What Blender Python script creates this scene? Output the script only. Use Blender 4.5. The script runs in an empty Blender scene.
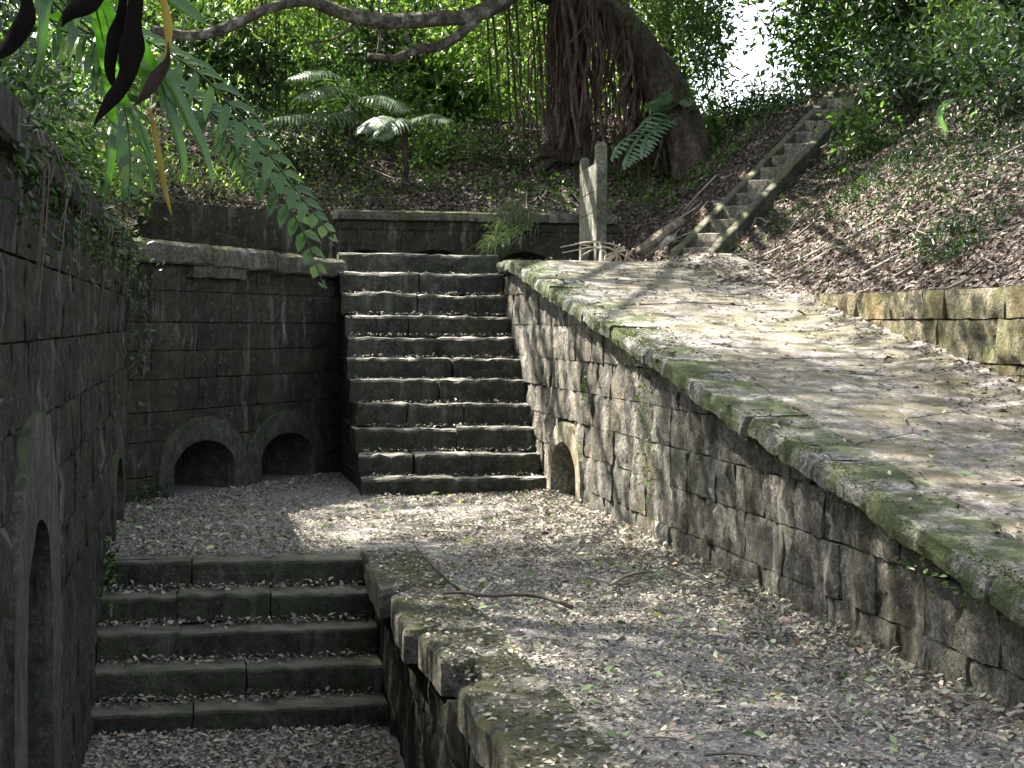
import bpy, math, random
import numpy as np
from mathutils import Matrix, Vector

# ------------------------------------------------------------------ camera, sky, sun, exposure
sc = bpy.context.scene
F, H, VPX, YH = 1700.0, 1.5, 200.0, 325.0
yaw = math.atan((512 - VPX) / F); pit = math.atan((384 - YH) / F); roll = math.radians(0.4)
fw = np.array([math.sin(yaw) * math.cos(pit), math.cos(yaw) * math.cos(pit), -math.sin(pit)])
r0 = np.array([math.cos(yaw), -math.sin(yaw), 0]); u0 = np.cross(r0, fw)
RT = r0 * math.cos(roll) + u0 * math.sin(roll); UP = -r0 * math.sin(roll) + u0 * math.cos(roll)
CAM = np.array([0, 0, H])
cd = bpy.data.cameras.new('camera'); cam = bpy.data.objects.new('camera', cd); sc.collection.objects.link(cam)
cd.sensor_width = 36; cd.lens = F * 36 / 1024; cd.clip_start = 0.05; cd.clip_end = 2000
cam.matrix_world = Matrix(((RT[0], UP[0], -fw[0], 0), (RT[1], UP[1], -fw[1], 0), (RT[2], UP[2], -fw[2], H), (0, 0, 0, 1)))
sc.camera = cam
SUN = np.array([-0.46, 0.34, 0.82]); SUN /= np.linalg.norm(SUN)
w = bpy.data.worlds.new('World'); sc.world = w; w.use_nodes = True
nt = w.node_tree; sky = nt.nodes.new('ShaderNodeTexSky'); sky.sky_type = 'NISHITA'; sky.sun_disc = False
sky.sun_elevation = math.asin(SUN[2]); sky.sun_rotation = math.atan2(SUN[0], SUN[1])
sky.air_density = 1.0; sky.dust_density = 2.5; sky.ozone_density = 1.0
bg = nt.nodes['Background']; bg.inputs[1].default_value = 0.09; hs = nt.nodes.new('ShaderNodeHueSaturation'); hs.inputs['Saturation'].default_value = 0.42; nt.links.new(sky.outputs[0], hs.inputs['Color']); nt.links.new(hs.outputs[0], bg.inputs[0])
sd = bpy.data.lights.new('sun', 'SUN'); sd.energy = 5.0; sd.angle = math.radians(0.55); sd.color = (1, 0.93, 0.82)
so = bpy.data.objects.new('sun', sd); sc.collection.objects.link(so)
so.rotation_euler = Vector(SUN).to_track_quat('Z', 'Y').to_euler()
sc.view_settings.view_transform = 'Standard'; sc.view_settings.look = 'None'; sc.view_settings.gamma = 1
sc.view_settings.use_curve_mapping = False; sc.view_settings.exposure = 3.05
sc.cycles.use_denoising = True
sc.cycles.max_bounces = 6; sc.cycles.diffuse_bounces = 4; sc.cycles.transmission_bounces = 4; sc.cycles.sample_clamp_indirect = 6

def at(x, y, Y):                       # pixel direction, at depth Y
    d = fw + RT * ((x - 512) / F) + UP * ((384 - y) / F)
    return CAM + d * (Y / d[1])

# ------------------------------------------------------------------ helpers
rng = np.random.default_rng(7)
ORG = {}
def vn(P, sc_=1.0, seed=0):            # value noise, -1..1
    P = np.asarray(P, float) * sc_ + seed * 17.31
    i = np.floor(P); f = P - i; f = f * f * (3 - 2 * f); out = 0
    for a in (0, 1):
        for b in (0, 1):
            for c in (0, 1):
                q = i + [a, b, c]
                h = np.sin(q @ np.array([127.1, 311.7, 74.7])) * 43758.5453
                h = h - np.floor(h)
                out = out + h * np.prod(np.where(np.array([a, b, c]) == 1, f, 1 - f), axis=-1)
    return out * 2 - 1

def mk(name, V, Fc, mat, parent=None, tint=None, smooth=False, label=None, cat=None, group=None, kind=None):
    V = np.asarray(V, float); c = (V.min(0) + V.max(0)) / 2; c[2] = V[:, 2].min()
    me = bpy.data.meshes.new(name)
    if isinstance(Fc, np.ndarray):
        n, k = Fc.shape
        me.vertices.add(len(V)); me.vertices.foreach_set('co', (V - c).astype(np.float32).ravel())
        me.loops.add(n * k); me.loops.foreach_set('vertex_index', Fc.astype(np.int32).ravel())
        me.polygons.add(n); me.polygons.foreach_set('loop_start', np.arange(0, n * k, k, dtype=np.int32))
        me.update(calc_edges=True)
    else:
        me.from_pydata([tuple(p) for p in (V - c)], [], Fc)
    if tint is not None:
        a = me.attributes.new('tint', 'FLOAT', 'POINT'); a.data.foreach_set('value', np.asarray(tint, np.float32))
    if smooth: me.polygons.foreach_set('use_smooth', np.ones(len(me.polygons), bool))
    me.materials.append(M[mat]); me.validate()
    o = bpy.data.objects.new(name, me); sc.collection.objects.link(o)
    p0 = np.zeros(3)
    if parent is not None: o.parent = parent; p0 = ORG[parent.name]
    o.location = c - p0; ORG[o.name] = c
    tag(o, label, cat, group, kind); return o

def tag(o, label=None, cat=None, group=None, kind=None):
    if label: o['label'] = label
    if cat: o['category'] = cat
    if group: o['group'] = group
    if kind: o['kind'] = kind

def thing(name, label, cat, loc, group=None):
    o = bpy.data.objects.new(name, None); o.empty_display_size = 0.1; sc.collection.objects.link(o)
    o.location = loc; ORG[o.name] = np.array(loc, float); tag(o, label, cat, group); return o

class MB:                               # collects geometry, builds one mesh
    def __init__(s): s.V = []; s.F = []; s.T = []; s.n = 0
    def add(s, V, Fc, t=0.5):
        V = np.asarray(V, float); s.V.append(V); s.F += [tuple(int(i) + s.n for i in f) for f in Fc]; s.n += len(V)
        s.T.append(np.full(len(V), t) if np.isscalar(t) else np.asarray(t))
    def tube(s, pts, rad, k=7, t=0.5, wob=0, seed=0):
        V, Fc = tube(pts, rad, k, wob, seed); s.add(V, Fc, t)
    def build(s, name, mat, parent=None, **kw):
        V = np.vstack(s.V); T = np.concatenate(s.T)
        return mk(name, V, s.F, mat, parent, tint=T, **kw)

def tube(pts, rad, k=7, wob=0, seed=0):
    P = np.asarray(pts, float); n = len(P); rad = np.broadcast_to(rad, (n,))
    T = np.gradient(P, axis=0); T /= np.linalg.norm(T, axis=1)[:, None] + 1e-9
    ref = np.array([0.31, 0.2, 0.93]) if abs(T[0] @ np.array([0.31, 0.2, 0.93])) < 0.9 else np.array([1.0, 0, 0])
    V = []
    for i in range(n):
        a = np.cross(T[i], ref); a /= np.linalg.norm(a); b = np.cross(T[i], a)
        th = np.arange(k) / k * 2 * np.pi
        ring = np.cos(th)[:, None] * a + np.sin(th)[:, None] * b
        r = rad[i] * np.ones(k)
        if wob: r = r * (1 + wob * vn(np.c_[ring * 1.7 + P[i] * [.9, .9, .35]], 1.6, seed))
        V.append(P[i] + ring * r[:, None])
    V = np.vstack(V); Fc = []
    for i in range(n - 1):
        for j in range(k):
            Fc.append((i * k + j, i * k + (j + 1) % k, (i + 1) * k + (j + 1) % k, (i + 1) * k + j))
    Fc.append(tuple(range(k))[::-1]); Fc.append(tuple((n - 1) * k + j for j in range(k)))
    return V, Fc

def spline(pts, n):
    P = np.asarray(pts, float); t = np.linspace(0, len(P) - 1, n); out = []
    Q = np.vstack([2 * P[0] - P[1], P, 2 * P[-1] - P[-2]])
    for u in t:
        i = min(int(u), len(P) - 2); f = u - i; a, b, c, d = Q[i:i + 4]
        out.append(0.5 * (2 * b + (c - a) * f + (2 * a - 5 * b + 4 * c - d) * f * f + (3 * b - a - 3 * c + d) * f ** 3))
    return np.array(out)

def leafset(pos, axis, size, wid=0.4, fold=0.12, curl=0.1, tint=None, r=rng, up=None):
    """many small folded leaves: base, two sides, tip -> two triangles each"""
    n = len(pos); a = axis / (np.linalg.norm(axis, axis=1)[:, None] + 1e-9)
    rv = r.normal(size=(n, 3)) if up is None else up + 0.45 * r.normal(size=(n, 3))
    s = np.cross(a, rv); s /= np.linalg.norm(s, axis=1)[:, None] + 1e-9; m = np.cross(s, a)
    size = np.broadcast_to(size, (n,))[:, None]; W = wid * size * 0.5
    mid = pos + a * size * 0.45
    V = np.stack([pos, mid + s * W + m * size * fold, pos + a * size - m * size * curl, mid - s * W + m * size * fold], 1).reshape(-1, 3)
    b = np.arange(n)[:, None] * 4
    Fc = np.vstack([b + [0, 1, 2], b + [0, 2, 3]])
    T = r.random(n) if tint is None else tint
    return V, Fc, np.repeat(T, 4)

# ------------------------------------------------------------------ materials
M = {}
def nmat(name):
    m = bpy.data.materials.new(name); m.use_nodes = True; M[name] = m; t = m.node_tree
    b = t.nodes['Principled BSDF']; b.inputs['Specular IOR Level'].default_value = 0.25
    def N(ty, **kw):
        n = t.nodes.new('ShaderNode' + ty)
        for k, v in kw.items():
            if k.startswith('i_'): n.inputs[k[2:].replace('_', ' ')].default_value = v
            else: setattr(n, k, v)
        return n
    def L(a, b_): t.links.new(a, b_)
    def noise(scale, detail=6, vec=None, rough=0.6, dist=0):
        n = N('TexNoise'); n.inputs['Scale'].default_value = scale; n.inputs['Detail'].default_value = detail
        n.inputs['Roughness'].default_value = rough; n.inputs['Distortion'].default_value = dist
        if vec is not None: L(vec, n.inputs['Vector'])
        return n.outputs['Fac']
    def ramp(fac, *st):
        n = N('ValToRGB'); e = n.color_ramp.elements
        while len(e) < len(st): e.new(0.5)
        for q, (p, c) in zip(e, st): q.position = p; q.color = (c, c, c, 1) if np.isscalar(c) else (*c, 1)
        L(fac, n.inputs[0]); return n.outputs[0]
    def mix(fac, a, c, mode='MIX'):
        n = N('MixRGB', blend_type=mode)
        for i, v in ((0, fac), (1, a), (2, c)):
            if hasattr(v, 'links'): L(v, n.inputs[i])
            else: n.inputs[i].default_value = v if (i == 0 or len(v) == 4) else (*v, 1)
        return n.outputs[0]
    def math_(op, a, c=0.0):
        n = N('Math', operation=op)
        for i, v in ((0, a), (1, c)):
            if hasattr(v, 'links'): L(v, n.inputs[i])
            else: n.inputs[i].default_value = v
        return n.outputs[0]
    def bump(h, st=0.5, dist=0.02, prev=None):
        n = N('Bump'); n.inputs['Strength'].default_value = st; n.inputs['Distance'].default_value = dist
        L(h, n.inputs['Height'])
        if prev is not None: L(prev, n.inputs['Normal'])
        return n.outputs[0]
    geo = N('NewGeometry'); pos = geo.outputs['Position']; nrm = geo.outputs['Normal']
    def scaled(v):
        n = N('Mapping'); n.inputs['Scale'].default_value = v; L(pos, n.inputs['Vector']); return n.outputs[0]
    return m, b, N, L, noise, ramp, mix, math_, bump, pos, nrm, scaled

def stone(name, dark, light, moss=(0.035, 0.05, 0.012), moss_top=0.5, moss_side=0.3, streak=0.3, sc_col=(0.42, 0.41, 0.37),
          bst=0.6, ochre=0.0, rv=0.5, stain=0.4, top_tint=None):
    m, b, N, L, noise, ramp, mix, math_, bump, pos, nrm, scaled = nmat(name)
    n1 = noise(1.6, 8, pos, 0.65); n2 = noise(11, 8, pos, 0.7); n3 = noise(70, 5, pos, 0.7)
    c = mix(ramp(n1, (0.35, 0.0), (0.68, 1.0)), dark, light)
    n4 = noise(34, 6, pos, 0.75)
    c = mix(0.8, c, ramp(n2, (0.36, 0.3), (0.64, 1.5)), 'MULTIPLY')
    c = mix(0.75, c, ramp(n4, (0.40, 0.35), (0.60, 1.5)), 'MULTIPLY')
    c = mix(0.6, c, ramp(n3, (0.40, 0.45), (0.60, 1.45)), 'MULTIPLY')
    oi = N('ObjectInfo'); c = mix(rv, c, ramp(oi.outputs['Random'], (0, 0.55), (1, 1.35)), 'MULTIPLY')
    if ochre:
        oc = ramp(noise(2.3, 4, scaled((1, 1, 0.5)), 0.5, 0.4), (0.5, 0), (0.66, ochre)); c = mix(oc, c, (0.30, 0.20, 0.075))
    # dark water stain and pale mineral streaks running down
    st = ramp(noise(5, 5, scaled((1, 1, 0.12)), 0.6), (0.44, 0), (0.62, stain)); c = mix(st, c, (0.012, 0.012, 0.011))
    s2 = math_('MULTIPLY', ramp(noise(8, 6, scaled((1, 1, 0.10)), 0.65), (0.54, 0), (0.68, 1)), ramp(noise(0.9, 3, pos), (0.42, 0), (0.62, streak)))
    c = mix(s2, c, sc_col)
    # lichen blotches
    li = ramp(noise(17, 6, pos, 0.75), (0.60, 0), (0.70, streak * 0.9)); c = mix(li, c, sc_col)
    # moss
    sx = N('SeparateXYZ'); L(nrm, sx.inputs[0])
    up = math_('MAXIMUM', sx.outputs[2], 0.0)
    mo = math_('ADD', math_('MULTIPLY', up, moss_top), moss_side)
    mo = math_('MULTIPLY', mo, ramp(noise(3.1, 7, pos, 0.7), (0.42, 0), (0.60, 1.6)))
    c = mix(math_('MINIMUM', mo, 0.92), c, mix(ramp(n2, (0.3, 0), (0.7, 1)), moss, tuple(1.9 * q for q in moss)))
    if top_tint:  # pale litter and lichen on tops, with sunlit treads put into the colour
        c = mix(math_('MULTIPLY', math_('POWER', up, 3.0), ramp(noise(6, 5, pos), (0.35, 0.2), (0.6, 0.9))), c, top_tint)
    L(c, b.inputs['Base Color']); b.inputs['Roughness'].default_value = 0.88
    h = math_('ADD', math_('ADD', math_('MULTIPLY', n2, 1.0), math_('MULTIPLY', n4, 0.6)), math_('MULTIPLY', n3, 0.3))
    L(bump(h, min(1.0, bst * 1.2), 0.05), b.inputs['Normal'])

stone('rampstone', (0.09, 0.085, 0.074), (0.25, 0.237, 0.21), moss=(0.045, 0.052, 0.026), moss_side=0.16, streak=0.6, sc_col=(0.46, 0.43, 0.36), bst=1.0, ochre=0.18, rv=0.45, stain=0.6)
stone('rampcap', (0.13, 0.125, 0.11), (0.30, 0.29, 0.27), moss=(0.03, 0.042, 0.011), moss_top=-0.5, moss_side=1.3, streak=0.5, sc_col=(0.5, 0.5, 0.48), bst=0.8, rv=0.3, stain=0.2)
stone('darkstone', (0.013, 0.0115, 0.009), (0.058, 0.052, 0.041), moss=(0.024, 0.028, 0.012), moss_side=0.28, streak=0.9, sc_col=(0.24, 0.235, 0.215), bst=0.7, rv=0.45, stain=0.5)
stone('darkcap', (0.06, 0.058, 0.05), (0.15, 0.14, 0.12), moss=(0.05, 0.058, 0.018), moss_top=0.6, moss_side=0.2, streak=0.4, bst=0.7, rv=0.3, stain=0.3)
stone('cement', (0.032, 0.031, 0.028), (0.065, 0.062, 0.055), moss_side=0.1, streak=0.25, sc_col=(0.25, 0.25, 0.24), bst=0.35, rv=0.2, stain=0.35)
stone('cementlit', (0.20, 0.18, 0.14), (0.34, 0.31, 0.25), moss_side=0.15, streak=0.3, bst=0.35, ochre=0.4, rv=0.2, stain=0.2)  # paler, yellower cement copy with sunlight put into its colour
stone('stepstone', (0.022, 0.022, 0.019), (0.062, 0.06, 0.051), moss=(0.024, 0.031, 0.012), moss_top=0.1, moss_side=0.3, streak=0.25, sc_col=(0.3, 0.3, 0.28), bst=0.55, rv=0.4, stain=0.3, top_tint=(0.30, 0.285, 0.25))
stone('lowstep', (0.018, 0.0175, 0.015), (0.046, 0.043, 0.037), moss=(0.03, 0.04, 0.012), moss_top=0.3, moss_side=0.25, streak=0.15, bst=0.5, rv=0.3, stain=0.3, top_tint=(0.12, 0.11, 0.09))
stone('lowwall', (0.15, 0.128, 0.09), (0.36, 0.315, 0.225), moss=(0.06, 0.066, 0.02), moss_top=0.5, moss_side=0.42, streak=0.4, bst=0.8, ochre=0.6, rv=0.4, stain=0.3)
stone('mortar', (0.035, 0.032, 0.026), (0.10, 0.093, 0.075), moss_side=0.3, streak=0.1, bst=0.8, rv=0)
stone('pitcap', (0.10, 0.095, 0.08), (0.23, 0.22, 0.195), moss=(0.042, 0.042, 0.017), moss_top=0.7, moss_side=0.3, streak=0.45, sc_col=(0.42, 0.43, 0.43), bst=0.8, rv=0.3, stain=0.2)
stone('concrete', (0.13, 0.128, 0.11), (0.25, 0.245, 0.21), moss=(0.06, 0.068, 0.03), moss_top=0.4, moss_side=0.25, streak=0.3, sc_col=(0.4, 0.4, 0.36), bst=0.4, rv=0.25, stain=0.25)
stone('rail', (0.055, 0.052, 0.042), (0.13, 0.122, 0.10), moss=(0.045, 0.05, 0.022), moss_top=0.3, moss_side=0.3, streak=0.3, bst=0.5, rv=0.2, stain=0.3)
stone('riser', (0.12, 0.105, 0.088), (0.24, 0.215, 0.185), moss_top=0.1, moss_side=0.15, streak=0.25, bst=0.5, rv=0.35, stain=0.25)
stone('postcon', (0.085, 0.082, 0.07), (0.17, 0.165, 0.145), moss=(0.05, 0.056, 0.03), moss_top=0.3, moss_side=0.35, streak=0.35, bst=0.5, rv=0.3, stain=0.35)
stone('palestone', (0.40, 0.38, 0.34), (0.6, 0.58, 0.53), moss_top=0.1, moss_side=0.05, streak=0.2, bst=0.4, rv=0.1, stain=0.1)
stone('flag', (0.10, 0.092, 0.085), (0.215, 0.20, 0.188), moss=(0.06, 0.055, 0.032), moss_top=0.6, moss_side=0.0, streak=0.25, sc_col=(0.45, 0.43, 0.39), bst=0.5, rv=0.18, stain=0.0)

def soil(name, a, b2, c3, bst=0.8):
    m, b, N, L, noise, ramp, mix, math_, bump, pos, nrm, scaled = nmat(name)
    n1 = noise(2.2, 6, pos); n2 = noise(38, 6, pos, 0.75); n3 = noise(120, 3, pos)
    c = mix(ramp(n1, (0.35, 0), (0.65, 1)), a, b2); c = mix(ramp(n2, (0.45, 0), (0.62, 1)), c, c3)
    c = mix(0.7, c, ramp(n3, (0.3, 0.5), (0.7, 1.4)), 'MULTIPLY')
    L(c, b.inputs['Base Color']); b.inputs['Roughness'].default_value = 0.95
    L(bump(math_('ADD', n2, math_('MULTIPLY', n3, 0.5)), bst, 0.03), b.inputs['Normal'])
soil('soil', (0.07, 0.063, 0.058), (0.14, 0.129, 0.121), (0.28, 0.266, 0.255))
soil('bank', (0.03, 0.023, 0.017), (0.055, 0.043, 0.033), (0.09, 0.07, 0.055))
soil('rampdirt', (0.13, 0.115, 0.095), (0.22, 0.20, 0.17), (0.28, 0.26, 0.225), 0.6)

def tinted(name, stops, rough=0.6, trans=0.0, spec=0.3, tcol=None):
    m, b, N, L, noise, ramp, mix, math_, bump, pos, nrm, scaled = nmat(name)
    at_ = N('Attribute', attribute_name='tint'); c = ramp(at_.outputs['Fac'], *stops)
    c = mix(0.5, c, ramp(noise(9, 3, pos), (0.3, 0.65), (0.7, 1.3)), 'MULTIPLY')
    L(c, b.inputs['Base Color']); b.inputs['Roughness'].default_value = rough; b.inputs['Specular IOR Level'].default_value = spec
    if trans:
        tr = N('BsdfTranslucent'); L(mix(1.0, c, tcol or (1.35, 1.65, 0.7), 'MULTIPLY'), tr.inputs['Color'])
        ms = N('MixShader'); ms.inputs[0].default_value = trans
        L(b.outputs[0], ms.inputs[1]); L(tr.outputs[0], ms.inputs[2]); L(ms.outputs[0], m.node_tree.nodes['Material Output'].inputs['Surface'])
tinted('litter', ((0.0, (0.04, 0.033, 0.028)), (0.3, (0.145, 0.124, 0.106)), (0.5, (0.25, 0.222, 0.196)), (0.64, (0.36, 0.33, 0.298)), (0.74, (0.20, 0.22, 0.135)), (0.84, (0.31, 0.35, 0.25)), (0.93, (0.25, 0.15, 0.10)), (1.0, (0.42, 0.37, 0.30))), 0.7, 0.12, 0.3, (1, 1, 1))
tinted('banklitter', ((0.0, (0.022, 0.016, 0.012)), (0.35, (0.065, 0.05, 0.041)), (0.6, (0.125, 0.10, 0.086)), (0.8, (0.20, 0.165, 0.142)), (0.93, (0.31, 0.27, 0.24)), (1.0, (0.10, 0.12, 0.04))), 0.65, 0.15, 0.3, (1.2, 1, 0.8))
tinted('freshleaf', ((0.0, (0.05, 0.085, 0.03)), (0.5, (0.15, 0.20, 0.09)), (0.85, (0.28, 0.33, 0.19)), (1.0, (0.38, 0.30, 0.07))), 0.5, 0.15)
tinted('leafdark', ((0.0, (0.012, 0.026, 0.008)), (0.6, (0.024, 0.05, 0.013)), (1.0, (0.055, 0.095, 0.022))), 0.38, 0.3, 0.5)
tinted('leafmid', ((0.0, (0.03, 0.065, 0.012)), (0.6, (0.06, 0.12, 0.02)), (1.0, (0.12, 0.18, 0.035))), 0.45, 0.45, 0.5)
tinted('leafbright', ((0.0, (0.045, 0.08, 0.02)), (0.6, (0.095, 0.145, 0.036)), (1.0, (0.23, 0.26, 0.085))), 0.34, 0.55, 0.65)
tinted('frond', ((0.0, (0.018, 0.05, 0.008)), (0.7, (0.04, 0.10, 0.014)), (1.0, (0.10, 0.18, 0.024))), 0.22, 0.5, 0.6)
tinted('palmleaf', ((0.0, (0.04, 0.075, 0.04)), (1.0, (0.10, 0.14, 0.085))), 0.35, 0.35, 0.6)
tinted('bigleaf', ((0.0, (0.08, 0.14, 0.09)), (1.0, (0.15, 0.23, 0.14))), 0.35, 0.3, 0.6)
tinted('grass', ((0.0, (0.05, 0.08, 0.04)), (0.7, (0.09, 0.125, 0.065)), (1.0, (0.24, 0.21, 0.12))), 0.6, 0.3)
tinted('deadleaf', ((0.0, (0.005, 0.004, 0.0035)), (0.3, (0.008, 0.006, 0.005)), (0.6, (0.05, 0.035, 0.03)), (1.0, (0.22, 0.17, 0.04))), 0.9, 0.04, 0.03, (1, 0.8, 0.5))
tinted('mosstuft', ((0.0, (0.03, 0.045, 0.012)), (0.6, (0.07, 0.085, 0.02)), (1.0, (0.11, 0.12, 0.035))), 0.9, 0.1, 0.1)
tinted('twig', ((0.0, (0.045, 0.035, 0.028)), (1.0, (0.30, 0.26, 0.21))), 0.85, 0, 0.2)

def bark(name, a, b2, lich, amt=0.5):
    m, b, N, L, noise, ramp, mix, math_, bump, pos, nrm, scaled = nmat(name)
    n1 = noise(7, 7, scaled((1, 1, 0.25)), 0.7); n2 = noise(30, 5, scaled((1, 1, 0.4)), 0.7)
    c = mix(ramp(n1, (0.4, 0), (0.6, 1)), a, b2); c = mix(0.7, c, ramp(n2, (0.38, 0.3), (0.62, 1.5)), 'MULTIPLY'); c = mix(ramp(noise(5, 6, pos, 0.7), (0.52, 0), (0.62, amt)), c, lich)
    L(c, b.inputs['Base Color']); b.inputs['Roughness'].default_value = 0.9
    L(bump(math_('ADD', n1, math_('MULTIPLY', n2, 0.4)), 1.0, 0.12), b.inputs['Normal'])
bark('bark', (0.03, 0.023, 0.018), (0.095, 0.073, 0.056), (0.13, 0.13, 0.11), 0.4)
bark('redroot', (0.045, 0.028, 0.022), (0.11, 0.072, 0.058), (0.16, 0.135, 0.11), 0.5)
bark('branchbark', (0.05, 0.045, 0.038), (0.14, 0.125, 0.105), (0.34, 0.34, 0.31), 0.7)
bark('culm', (0.045, 0.06, 0.02), (0.10, 0.12, 0.045), (0.15, 0.14, 0.09), 0.4)
bark('wood', (0.16, 0.125, 0.09), (0.34, 0.28, 0.21), (0.42, 0.38, 0.32), 0.4)

# ------------------------------------------------------------------ site levels
XL, XP, XS0, XS1, XR = -0.60, 1.06, 1.39, 3.05, 3.06
Z_PIT = -0.80
RK = 0.153
def zr(Y): return np.minimum(0.53 + RK * (np.asarray(Y, float) - 5.82), 2.135)
Z_LAND = 2.08
OA, OB = np.array([-0.60, 14.40]), np.array([1.50, 17.57])

# hill: height outside the walled yard, measured along rays from the yard's axis
_rf = np.array([(4.98, -20), (4.98, 13.0), (4.72, 14.3), (4.45, 15.8), (4.75, 17.3), (5.05, 19.0)])
_rz = np.array([1.70, 1.70, 1.86, 2.04, 2.08, 2.08]); _rs = np.array([0.60, 0.60, 0.64, 0.72, 0.76, 0.78])
_top = np.array([(5.05, 19.0, 2.08, .78), (5.35, 21.0, 2.2, .74), (5.75, 22.9, 2.6, .66), (5.6, 23.35, 2.95, .6), (4.0, 23.35, 2.95, .52), (1.8, 23.35, 2.95, .50), (-0.75, 23.0, 3.0, .5), (-0.75, 19.0, 2.5, .55)])
_tt = np.linspace(0, len(_top) - 1, 200); _tp = np.array([np.interp(_tt, range(len(_top)), _top[:, k]) for k in range(4)]).T
_ta = np.arctan2(_tp[:, 1] - 19, _tp[:, 0] - 2.2); _ta[_ta < -0.01] += 2 * np.pi
def foot(x, y):
    x = np.asarray(x, float); y = np.asarray(y, float)
    right = x > 2.2; ys = np.clip(y, -20, 19)
    rf = np.where(right, np.interp(ys, _rf[:, 1], _rf[:, 0]) - 2.2, 2.95)
    zf = np.where(right, np.interp(ys, _rf[:, 1], _rz), np.interp(ys, [-20, 14, 19], [2.16, 2.16, 2.5]))
    sl = np.where(right, np.interp(ys, _rf[:, 1], _rs), 0.6)
    a = np.arctan2(y - 19, x - 2.2); o = np.argsort(_ta)
    rt = np.hypot(_tp[:, 0] - 2.2, _tp[:, 1] - 19)
    far = y > 19
    rf = np.where(far, np.interp(a, _ta[o], rt[o]), rf); zf = np.where(far, np.interp(a, _ta[o], _tp[o, 2]), zf); sl = np.where(far, np.interp(a, _ta[o], _tp[o, 3]), sl)
    dist = np.where(far, np.hypot(x - 2.2, y - 19), np.abs(x - 2.2))
    return dist - rf, zf, sl
# hillside steps: base, direction, slope
HB = np.array([5.40, 18.75]); HD = np.array([math.sin(math.radians(45)), math.cos(math.radians(45))]); HN = np.array([HD[1], -HD[0]])
HZ0, HRISE, HRUN, HW = 2.08, 0.180, 0.33, 0.46
def hill(x, y, rough=True):
    d, zf, sl = foot(x, y); d = np.maximum(d, 0); hm = 5.05 - zf; x = np.asarray(x, float); y = np.asarray(y, float)
    gw = np.where(x > 2.2, np.interp(y, [13.2, 14.6, 15.8, 18.8, 20.2, 21.8], [0, .45, 1.0, 1.0, .5, 0]), 0); d = np.maximum(d - gw, 0) + 0.12 * np.minimum(d, gw)
    q = sl * d / hm; z = zf + hm * q / (1 + q ** 5) ** 0.2
    if rough:
        P = np.stack([np.asarray(x, float), np.asarray(y, float), np.zeros_like(z)], -1)
        z = z + np.minimum(d, 1) * (0.10 * vn(P, 0.9, 1) + 0.05 * vn(P, 2.7, 2)) + np.clip(d - 4, 0, 3) * 0.12 * vn(P, 0.25, 3)
    z = z - np.clip(d - 16, 0, 1e9) * 0.05
    z = np.maximum(z, -4)
    px = np.asarray(x, float) - HB[0]; py = np.asarray(y, float) - HB[1]
    u = px * HD[0] + py * HD[1]; v = px * HN[0] + py * HN[1]
    zs = HZ0 + u * HRISE / HRUN
    wgt = np.clip(1.25 - np.abs(v) / (HW * 0.68), 0, 1) * (u > -0.1) * (u < 4.6); wgt = np.minimum(wgt * 3, 1)
    wide = np.clip(1 - (np.abs(v) - 0.4) / 0.9, 0, 1) * (u > -0.6) * (u < 5.0)
    z = z * (1 - wide) + (zs + 0.02) * wide
    return z * (1 - wgt) + (zs - 0.2) * wgt

# ------------------------------------------------------------------ setting: hillside, path, pit floor, ramp, landing
def build_hill():
    ds = np.concatenate([np.arange(0, 3.2, 0.13), np.arange(3.2, 9, 0.3), [9.6, 10.5, 12, 14, 17, 21, 27, 36, 50, 80, 140, 300]])
    rays = []
    for y in np.concatenate([np.arange(-20, 4, 1.2), np.arange(4, 19, 0.16)]): rays.append(((2.2, y), (1, 0)))
    for k in range(0, 200, 1):
        a = _ta[np.argsort(_ta)][k]; rays.append(((2.2, 19.0), (math.cos(a), math.sin(a))))
    for y in np.concatenate([np.arange(19, 4, -0.2), np.arange(4, -21, -1.2)]): rays.append(((2.2, y), (-1, 0)))
    V = []
    for c, dr in rays:
        c = np.array(c); dr = np.array(dr); p = c + dr * 0.5
        if dr[1] > 1e-6:
            p = c + dr * 1.0; rr = 1.0 - float(foot(p[0], p[1])[0])
        else: rr = abs(p[0] - 2.2) - float(foot(p[0], p[1])[0])
        q = c + dr * (rr + ds)[:, None]; V.append(np.c_[q, hill(q[:, 0], q[:, 1])])
    n, m = len(rays), len(ds); V = np.vstack(V); V[np.isnan(V)] = 0
    i, j = np.meshgrid(np.arange(n - 1), np.arange(m - 1), indexing='ij'); a = (i * m + j).ravel()
    Fc = np.stack([a, a + m, a + m + 1, a + 1], 1)
    mk('hillside', V, Fc, 'bank', smooth=True, kind='structure')
build_hill()

def grid(name, mat, xs, ys, zf, mask=None, **kw):
    X, Y = np.meshgrid(xs, ys, indexing='ij'); Z = zf(X, Y); V = np.stack([X, Y, Z], -1).reshape(-1, 3); m = len(ys)
    i, j = np.meshgrid(np.arange(len(xs) - 1), np.arange(m - 1), indexing='ij'); a = (i * m + j).ravel()
    Fc = np.stack([a, a + m, a + m + 1, a + 1], 1)
    if mask is not None:
        cx = (xs[:-1] + xs[1:])[i.ravel()] / 2; cy = (ys[:-1] + ys[1:])[j.ravel()] / 2; Fc = Fc[mask(cx, cy)]
    return mk(name, V, Fc, mat, smooth=True, kind='structure', **kw)
def z_path(X, Y):
    P = np.stack([X, Y, 0 * X], -1); return -0.006 + 0.012 * vn(P, 1.7, 5) + 0.006 * vn(P, 5, 6) + 0.05 * np.exp(-np.abs(X - XR) / 0.16) * (Y < 14.8)
def z_pitf(X, Y):
    P = np.stack([X, Y, 0 * X], -1); return Z_PIT + 0.015 * vn(P, 2, 8)
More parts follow.
